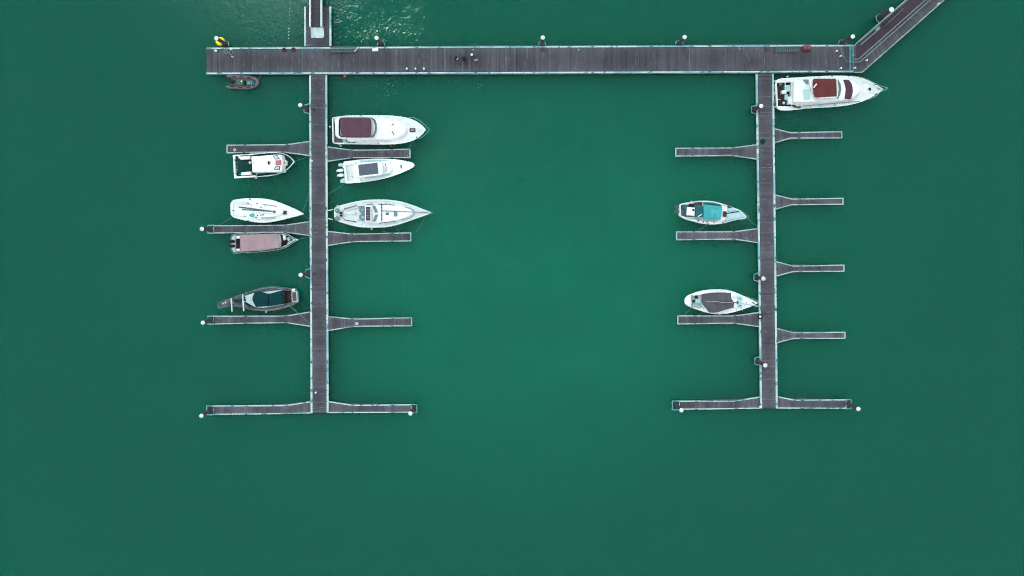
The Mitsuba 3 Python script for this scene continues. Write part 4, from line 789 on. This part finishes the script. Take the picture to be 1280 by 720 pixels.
# --- dinghy
k = thing('inflatable_dinghy', 'small grey-mauve inflatable dinghy with dark patches, tied under the left end of the wide pier', 'dinghy', 'boats moored at the docks')
def D(u, v, z): return U3(272 + u / 20, 86 + v / 20, z)
pth = [(195, 440), (300, 455), (450, 466), (600, 474), (740, 474), (860, 458), (950, 420), (1005, 350), (985, 290), (920, 240), (830, 215), (700, 205), (560, 200), (420, 190), (300, 182), (215, 180)]
P = np.array([D(*p, .38) for p in pth]); t = np.linspace(0, len(P) - 1, 60); P = np.stack([np.interp(t, np.arange(len(P)), P[:, j]) for j in range(3)], 1)
rad = np.full(60, .225); rad[:5] = [.04, .12, .18, .215, .225]; rad[-5:] = rad[:5][::-1]
part(k, 'tube', MB().tube(P, rad, 12), 'rib_mat', 50)
for a, bb in (((300, 440), (415, 450)), ((505, 462), (620, 466)), ((725, 468), (815, 460)), ((375, 186), (460, 190)), ((550, 198), (650, 204)), ((730, 212), (830, 225)), ((885, 440), (935, 418))):
    part(k, 'patch', MB().tube([D(*a, .56), D((a[0] + bb[0]) / 2, (a[1] + bb[1]) / 2, .57), D(*bb, .56)], .085, 6), 'rib_patch_mat', 40)
mb = MB(); prism(mb, [D(*p, .3)[:2] for p in ((330, 230), (850, 240), (950, 350), (850, 420), (330, 415))], .05, .3, .01); part(k, 'floor', mb, 'rib_floor_mat')
mb = MB(); prism(mb, [D(*p, .5)[:2] for p in ((395, 240), (430, 240), (430, 410), (395, 410))], .1, .5, .02); part(k, 'transom', mb, 'rib_mat')
mb = MB(); pillow(mb, curve([D(*p, .85)[:2] for p in ((290, 305), (320, 268), (385, 262), (410, 305), (385, 350), (315, 350))], .06), .35, .85, .1, .04); ok = part(k, 'outboard', mb, 'dark_mat', 40)
part(ok, 'leg', MB().box([*D(300, 306, .2)[:2], .0], [.2, .08, .8]), 'dark_mat')
mb = MB(); pillow(mb, curve([D(*p, .6)[:2] for p in ((845, 340), (880, 312), (935, 320), (965, 355), (935, 400), (880, 408), (850, 380))], .08), .3, .6, .06, .03); bk = part(k, 'bow_locker', mb, 'teal_dark_canvas_mat', 40)
part(bk, 'front', MB().box([*D(855, 355, .58)[:2], .46], [.1, .34, .26]), 'cap_mat')
mb = MB(); prism(mb, [D(*p, .75)[:2] for p in ((730, 310), (815, 300), (820, 390), (740, 392))], .3, .75, .03); part(k, 'console', mb, 'glass_teal_mat')
part(k, 'seat', MB().box([*D(665, 345, .55)[:2], .42], [.3, .55, .25]), 'dark_mat'); part(k, 'jerrycan', MB().box([*D(592, 312, .6)[:2], .43], [.16, .2, .26], .5), 'cap_mat')

# ---------------------------------------------------------------- things on and by the piers
c = U(274.9, 51.6, .3); k = thing('yellow_buoy', 'round bright yellow buoy floating at the left end of the wide pier', 'buoy')
part(k, 'body', MB().lathe([*c, 0], [(.45, -.4), (.60, -.1), (.64, .1), (.60, .3), (.44, .5), (.2, .6), (.04, .62)], 24), 'yellow_mat', 50)
part(k, 'lifting_eye', MB().torus([*c, .63], .07, .02, 10, 6), 'steel_mat', True)
def ladder_rack(name, lab, a0, a1, b0, b1, z, n, m, rung='rung_mat', cat='ladder', h=.35):
    k = thing(name, lab, cat)
    for p, q in ((a0, a1), (b0, b1)): part(k, 'rail', MB().tube([U3(*p, z + h), U3(*q, z + h)], .07, 6), m, 40)
    for i in range(n):
        t = (i + .5) / n; p = U3(*(np.array(a0) + (np.array(a1) - a0) * t), z + h * .8); q = U3(*(np.array(b0) + (np.array(b1) - b0) * t), z + h * .8)
        part(k, 'rung', MB().tube([p, q], .05, 5), rung)
    mb = MB()
    for p in (a0, a1, b0, b1): q = U(*p, z + h); mb.tube([[*q, z + .001], [*q, z + h]], .05, 5)
    part(k, 'feet', mb, m); return k
k = ladder_rack('boarding_ladder', 'teal steel ladder lying along the wide pier beside the landing stage', (413, 59.2), (444.5, 59), (413, 65), (443, 64.4), .6, 11, 'dark_teal_steel_mat')
part(k, 'end_brace', MB().tube([U3(443, 64.4, .95), U3(446.8, 60.5, .95), U3(448.5, 58.5, 1.0)], .07, 6), 'deck_teal_mat', 40)
k = ladder_rack('boarding_ladder', 'teal steel ladder lying along the wide pier beside the red-covered crate', (969.3, 58.8), (999.5, 58.3), (969.3, 64.3), (999, 64), .6, 11, 'dark_teal_steel_mat')
ladder_rack('folded_gangplank', 'grey folded gangplank with rungs low on the angled pier, beside a pale box', (1073.5, 52.5), (1097, 32), (1076, 56), (1100, 35.5), .8, 9, 'rail_grey_mat', 'dull_rail_mat', cat='gangplank')
ladder_rack('folded_gangplank', 'grey folded gangplank farther up the angled pier beside the topmost mooring pile', (1103, 27), (1126, 7), (1106.5, 32.5), (1129.5, 10.5), .8, 7, 'dull_rail_mat', 'dull_rail_mat', cat='gangplank')
mb = MB(); prism(mb, [U(x, y, 1.1) for x, y in ((1093.5, 37), (1098.5, 32.6), (1100.6, 35), (1096, 39.5))], .82, 1.2, .03); single('cable_box', mb, 'rail_grey_mat', 'pale box at the end of the lower gangplank on the angled pier', 'box')
k = thing('covered_crate', 'crate under a faded red cover on the upper edge of the wide pier', 'crate')
mb = MB(); pillow(mb, curve([U(x, y, 1.3) for x, y in ((1004, 57), (1008, 56), (1014, 56.6), (1015, 59.5), (1013, 61.8), (1006, 61.5))], .15), .64, 1.3, .18, .06); part(k, 'cover', mb, 'faded_red_mat', 50)
mb = MB(); prism(mb, [U(x, y, .8) for x, y in ((1002.5, 60.5), (1012.5, 61.8), (1012, 64.3), (1003, 63.5))], .612, .85, .03); part(k, 'flap', mb, 'red_canvas_mat')
k = thing('white_locker', 'small white locker on the edge of the wide pier below the sparkling water', 'locker')
mb = MB(); prism(mb, [U(x, y, 1.2) for x, y in ((465, 60.5), (472, 60), (472.3, 63), (465.2, 63.4))], .64, 1.2, .03); part(k, 'body', mb, 'gelcoat_mat'); mb = MB(); prism(mb, [U(x, y, 1.25) for x, y in ((468.8, 59.8), (472.3, 59.6), (472.5, 63.1), (468.9, 63.3))], 1.203, 1.25, .01); part(k, 'lid', mb, 'cap_mat')
def bollard(px, py, z, lab, r=.1, h=.5, m='cap_mat', grp='white bollards on the piers'):
    r *= .85; c = U(px, py, z + h); k = thing('bollard', lab, 'bollard', grp)
    part(k, 'post', MB().lathe([*c, z + .003], [(.09, 0), (.07, .04), (.07, h - .1)], 12), 'cap_grey_mat', 40); part(k, 'head', MB().lathe([*c, z + h - .12], [(r, 0), (r * 1.3, .05), (r * 1.2, .12), (r * .6, .17), (.02, .18)], 14), m, 50)
for x, w_ in ((508.3, 'leftmost of the row of three'), (519.1, 'middle one of the row of three'), (529.8, 'rightmost of the row of three')): bollard(x, 85.6, .6, f'small white bollard on the wide pier, {w_}', .13)
for x, y, z, w_ in ((1046.5, 63.4, .6, 'upper left of the group at the right end of the wide pier'), (1051.3, 69.8, .6, 'at the middle of the right end of the wide pier'), (1051.6, 85, .6, 'near the lower edge at the right end of the wide pier'), (1069.2, 84.6, .8, 'at the lower corner of the angled pier'), (1083.9, 75, .8, 'by the lower edge of the angled pier'), (1174, 4.3, .8, 'at the top edge of the photo on the angled pier')):
    bollard(x, y, z, 'small white bollard ' + w_, .12)
bollard(1067.2, 68.8, .8, 'small turquoise bollard at the start of the angled pier', .12, m='teal_canvas_mat')
bollard(288.4, 60.8, .6, 'white ball-topped bollard beside the yellow buoy', .16); bollard(289.6, 70.4, .6, 'tiny white bollard left on the wide pier below the coiled ropes', .08)
bollard(394.5, 490.9, .55, 'small white bollard near the foot of the left walkway', .12); bollard(950.6, 509, .55, 'small white bollard at the foot of the right walkway', .13)
bollard(950.4, 395.8, .56, 'white bollard inside a black tyre on the right walkway', .16); c = U(950.4, 395.8, .7); single('tyre', MB().torus([*c, .72], .25, .11, 22, 10), 'rubber_mat', 'black tyre round a white bollard on the right walkway', 'tyre', smooth=True)
for x, y, lab in ((355.2, 62.4, 'left one of two dark tyres at the notch in the wide pier'), (366.8, 62, 'right one of two dark tyres at the notch in the wide pier')):
    c = U(x, y, .7); single('tyre', MB().torus([*c, .70], .21, .085, 20, 9), 'rib_patch_mat', lab, 'tyre', 'tyres at the notch', True)
for x, y, lab in ((282.6, 64.4, 'grey coil of rope on the wide pier, left of the pair by the yellow buoy'), (288.9, 65.6, 'grey coil of rope on the wide pier, right of the pair by the yellow buoy')):
    c = U(x, y, .63); mb = MB(); an = np.linspace(0, 2 * math.pi * 3, 60); mb.tube(np.stack([c[0] + (.2 + an * .006) * np.cos(an), c[1] + (.2 + an * .006) * np.sin(an), .63 + an * .003], 1), .022, 5); single('rope_coil', mb, 'rope_mat', lab, 'rope', 'rope coils by the yellow buoy')
k = thing('rope_locker', 'small pale box at the left end of the wide pier', 'box'); part(k, 'body', MB().box([*U(269.8, 63.4, .75), .72], [.32, .2, .22]), 'cap_mat'); part(k, 'red_cap', MB().box([*U(272.9, 63, .75), .7], [.18, .2, .18]), 'red_canvas_mat')
k = thing('hose_coil', 'dark green hose coil on the right walkway above the empty finger pier', 'hose')
c = U(953.3, 176.9, .6); mb = MB()
for i, r in enumerate((.30, .24, .18, .12)): mb.torus([*c, .61 + .03 * i], r, .045, 18, 7)
part(k, 'coil', mb, 'green_deck_mat', True); part(k, 'reel', MB().lathe([*c, .553], [(.08, 0), (.08, .16), (.03, .17)], 10), 'dark_mat')
for px, py, z, lab in ((591.2, 60.6, .6, 'small black post on the wide pier above the person in the hat'), (724, 60.6, .6, 'small black post on the wide pier, right of its middle'), (926, 59.5, .6, 'small black post on the wide pier, near its right third'),):
    c = U(px, py, z + .5); k = thing('black_post', lab, 'post', 'small black posts on the wide pier'); part(k, 'post', MB().lathe([*c, z + .04], [(.09, 0), (.09, .5), (.05, .56)], 12), 'rubber_mat', 40); part(k, 'foot', MB().lathe([*c, z + .037], [(.15, 0), (.15, .03)], 12), 'cap_grey_mat')
for px, py, z, lab in ((677.3, 61.2, .6, 'small red lifebuoy box on the wide pier below the middle pile'), (958.5, 60.5, .6, 'small red box on the wide pier left of the right-hand ladder'), (390.7, 135.9, .55, 'small red box on the left walkway beside the upper pile'), (392, 342, .55, 'small orange-red box on the left walkway beside the lower pile'), (949.3, 138.3, .55, 'small red box on the right walkway beside the motor yacht')):
    k = thing('safety_box', lab, 'box', 'small red safety boxes'); part(k, 'body', MB().box([*U(px, py, z + .4), z + .24], [.22, .2, .44]), 'red_canvas_mat'); part(k, 'lid', MB().box([*U(px, py, z + .45), z + .485], [.25, .22, .04]), 'red_canvas_mat')
c = U(431, 95.2, .4); k = thing('red_fender', 'red ball fender hanging below the wide pier, right of the left walkway', 'fender'); part(k, 'ball', MB().lathe([*c, .1], [(.04, 0), (.17, .08), (.22, .2), (.19, .34), (.06, .42)], 14), 'red_mat', 50); part(k, 'line', MB().tube([[*c, .5], [c[0], c[1] + .22, .62]], .02, 5), 'rope_mat')
for x, y, lab in ((293.2, 187.2, 'small pale hose coil on the tip of the finger pier above the workboat'), (446, 404.5, 'small pale hose coil on the empty finger pier right of the left walkway')):
    c = U(x, y, .55); mb = MB()
    for i, r in enumerate((.19, .13, .07)): mb.torus([*c, .535 + .02 * i], r, .03, 14, 6)
    single('hose', mb, 'deck_teal_mat', lab, 'hose', smooth=True)
c = U(390.2, 201.2, .7); single('fender', MB().lathe([*c, .556], [(.06, 0), (.14, .08), (.15, .25), (.1, .42), (.03, .46)], 10), 'cap_mat', 'white fender standing on the left walkway beside the workboat bow line', 'fender', smooth=True)
# float line across the water at the top
k = thing('float_line', 'dotted line of small white floats on a rope above the wide pier', 'float line')
pts = [(364, -20), (363.2, -8), (362.6, 2), (362.4, 11.5), (361.8, 23), (361.6, 30), (361.2, 36), (361, 44.5), (360.6, 50), (360.6, 58)]
P = np.array([U3(*p, .03) for p in pts]); part(k, 'rope', MB().tube(P, .012, 5), 'dark_teal_steel_mat')
d = np.r_[0, np.cumsum(np.linalg.norm(np.diff(P, axis=0), axis=1))]
for i, t in enumerate(np.arange(.6, d[-1] - .9, .46)):
    q = [np.interp(t, d, P[:, j]) for j in range(2)]; r = .05 if d[-1] - t > 2.6 else .085
    part(k, 'float', MB().lathe([*q, -.04], [(.01, 0), (r * .8, r * .4), (r, r), (r * .8, r * 1.6), (.01, r * 2)], 8), 'cap_mat', 60)
# mooring lines
def rope(lab, a, za, b, zb, sag=.25, r=.015):
    A, B = U3(*a, za), U3(*b, zb); t = np.linspace(0, 1, 9)
    single('mooring_line', MB().tube([A + (B - A) * x - [0, 0, sag * 4 * x * (1 - x)] for x in t], r, 5), 'rope_mat', lab, 'mooring line', 'mooring lines of the boats')
rope('mooring line from the bow of the green-decked workboat to the left walkway', (366, 202), 1.2, (387, 194.5), .6)
rope('mooring line from the stern of the white sloop to the finger pier tip', (290, 272), .95, (272, 281.5), .55)
rope('mooring line from the bow of the white sloop down to the finger pier root', (378, 268), 1.15, (387, 275.5), .6)
rope('mooring line from the bow of the white sloop up to the left walkway', (377.5, 265.5), 1.15, (386.8, 240), .6)
rope('mooring line from the bow of the pink-roofed boat to the left walkway', (371.5, 299.5), 1.1, (387, 296), .6)
rope('thick mooring line from the stern of the wooden boat across the finger pier root', (360, 381), 1.25, (389.5, 406.5), .6, .2, .03)
rope('mooring line hanging from the bow of the solar-panelled yacht', (533, 269), 1.2, (520, 290.5), .55)
rope('mooring line from the solar-panelled yacht\'s middle to the finger pier tip', (494, 283), 1.1, (505, 299), .55)
rope('long slanting mooring line from the solar-panelled yacht\'s side to the finger pier tip', (478, 288.5), 1.05, (508, 300), .55)
rope('mooring line from the bow of the turquoise-canopied boat to the right walkway', (934, 272), 1.2, (948, 284.5), .6)
rope('mooring line from the middle of the turquoise-canopied boat to its finger pier', (888, 279), 1.0, (856, 298), .55)
rope('mooring line from the stern quarter of the grey-canopied boat to its finger pier', (866, 384), 1.0, (855, 394.5), .55)
rope('second mooring line from the middle of the grey-canopied boat to its finger pier', (884, 389), 1.0, (873, 394.5), .55)
rope('mooring line from the bow of the grey-canopied boat to the right walkway', (945.5, 378), 1.2, (949.8, 372), .6)
rope('mooring line from the stern of the white speedboat to the left walkway', (432, 228.5), .9, (410, 243), .6)
rope('mooring line from the bow of the maroon-canopied yacht to the finger pier tip', (520, 172), 1.5, (509, 186.5), .55)
rope('mooring line from the stern of the large motor yacht to the right walkway', (972, 103), 1.2, (967, 108), .6)
rope('mooring line from the bow of the dinghy to the wide pier', (322, 102), .5, (326, 93), .6, .05)

# ---------------------------------------------------------------- people
def person(px, py, z, heading, lab, top, legs, pose='walk', hat=None, bag=None):
    c = U(px, py, z + 1.0); k = thing('person', lab, 'person', None)
    a, b_ = math.cos(heading), math.sin(heading)
    def W(p): return np.array([c[0] + p[0] * a - p[1] * b_, c[1] + p[0] * b_ + p[1] * a, z + p[2]])       # x forward, y left
    def ball(p, r, n=10): return m3.Manifold.sphere(r, n).translate(list(W(p)))
    def bone(p, q, r0, r1): return m3.Manifold.batch_hull([ball(p, r0), ball(q, r1)])
    low = pose == 'crouch'; hz = .42 if low else .93; lean = .22 if low else .05
    hips, chest = np.array([-.05, 0, hz]), np.array([lean, 0, hz + .46])
    neck, head = chest + [.03, 0, .1], chest + [.07 if low else .04, 0, .26]
    skin, up, lo = [], [], []
    up += [m3.Manifold.batch_hull([ball(hips + [0, s * .09, .03], .12) for s in (-1, 1)] + [ball(chest + [0, s * .14, -.02], .09) for s in (-1, 1)])]
    skin += [bone(neck - [0, 0, .06], neck + [.01, 0, .08], .06, .055), m3.Manifold.batch_hull([ball(head, .095, 14), ball(head + [.02, 0, -.08], .065), ball(head + [-.03, 0, .02], .095)]), ball(head + [.105, 0, -.025], .02), bone(head + [.09, -.02, -.07], head + [.09, .02, -.07], .012, .012)] + [ball(head + [.0, s * .095, -.02], .025) for s in (-1, 1)]
    for s in (-1, 1):
        sh = chest + [0, s * .19, .0]
        if low: el, wr = sh + [.18, s * .03, -.22], sh + [.40, -s * .04, -.28]; kn, an = np.array([.32, s * .14, .45]), np.array([.12, s * .13, .09])
        else: el, wr = sh + [-s * .06, s * .06, -.29], sh + [.10 - s * .10, s * .05, -.52]; kn, an = np.array([.06 + s * .12, s * .1, .5]), np.array([s * .2 - .03, s * .1, .09])
        up += [bone(sh, el, .065, .05), bone(el, wr, .048, .036)]
        lo += [bone(hips + [0, s * .1, 0], kn, .1, .07), bone(kn, an, .065, .045)]
        lo += [bone(an - [.03, 0, .04], an + [.16, s * .02, -.045], .045, .035)]
        hd = wr + [.03, 0, -.07]; skin += [bone(wr, hd, .033, .036)]
        for j, L in enumerate((.065, .078, .074, .058)):
            f0 = hd + [.02 - j * .018, 0, -.02]; f1 = f0 + [.012, -s * .008, -L * .6]; skin += [bone(f0, f1, .010, .009), bone(f1, f1 + [-.004, -s * .02, -L * .4], .009, .008)]
        skin += [bone(hd + [.03, 0, .02], hd + [.06, -s * .015, -.03], .012, .009)]
    for nm, L, m in (('body', skin, 'skin_mat'), ('shirt', up, top), ('trousers', lo, legs)):
        part(k, nm, MB().manifold(m3.Manifold.batch_boolean(L, m3.OpType.Add)), m, 50)
    part(k, 'hair', MB().manifold(m3.Manifold.batch_hull([ball(head + [-.03, 0, .03], .105, 12), ball(head + [-.05, 0, -.04], .085, 10), ball(head + [.03, 0, .05], .085, 10)])), 'hair_mat', 50)
    if hat:
        hc = W(head + [0, 0, .06]); part(k, 'hat', MB().lathe(hc, [(.165, 0), (.165, .015), (.125, .03), (.115, .1), (.06, .13), (.01, .135)], 16), hat, 40)
    if bag: part(k, 'backpack', MB().manifold(m3.Manifold.batch_hull([ball(chest + [-.2, s * .1, t], .06) for s in (-1, 1) for t in (-.25, .05)])), bag, 50)
    return W
person(570.6, 73.6, .6, 2.6, 'person in black with a pale backpack, leftmost of the three on the wide pier', 'black_cloth_mat', 'black_cloth_mat', 'walk', None, 'pale_cloth_mat')
person(580.6, 71.8, .6, 3.6, 'person in dark navy crouching on the wide pier, middle of the three', 'navy_cloth_mat', 'black_cloth_mat', 'crouch')
person(591.0, 69.6, .6, 3.4, 'person in a white hat and dark red shirt, rightmost of three on the pier', 'red_cloth_mat', 'navy_cloth_mat', 'walk', 'cap_mat')
k = thing('duffel_bag', 'pale bag on the wide pier beside the person in the white hat', 'bag'); mb = MB(); pillow(mb, curve([U(x, y, .9) for x, y in ((592.5, 74), (596.5, 73.2), (597, 75), (593, 75.8))], .08), .612, .85, .1, .03); part(k, 'body', mb, 'pale_cloth_mat', 50); part(k, 'strap', MB().tube([U3(593.5, 74.5, .9), U3(595, 74.2, 1.0), U3(596.3, 74.2, .9)], .02, 5), 'dark_mat')
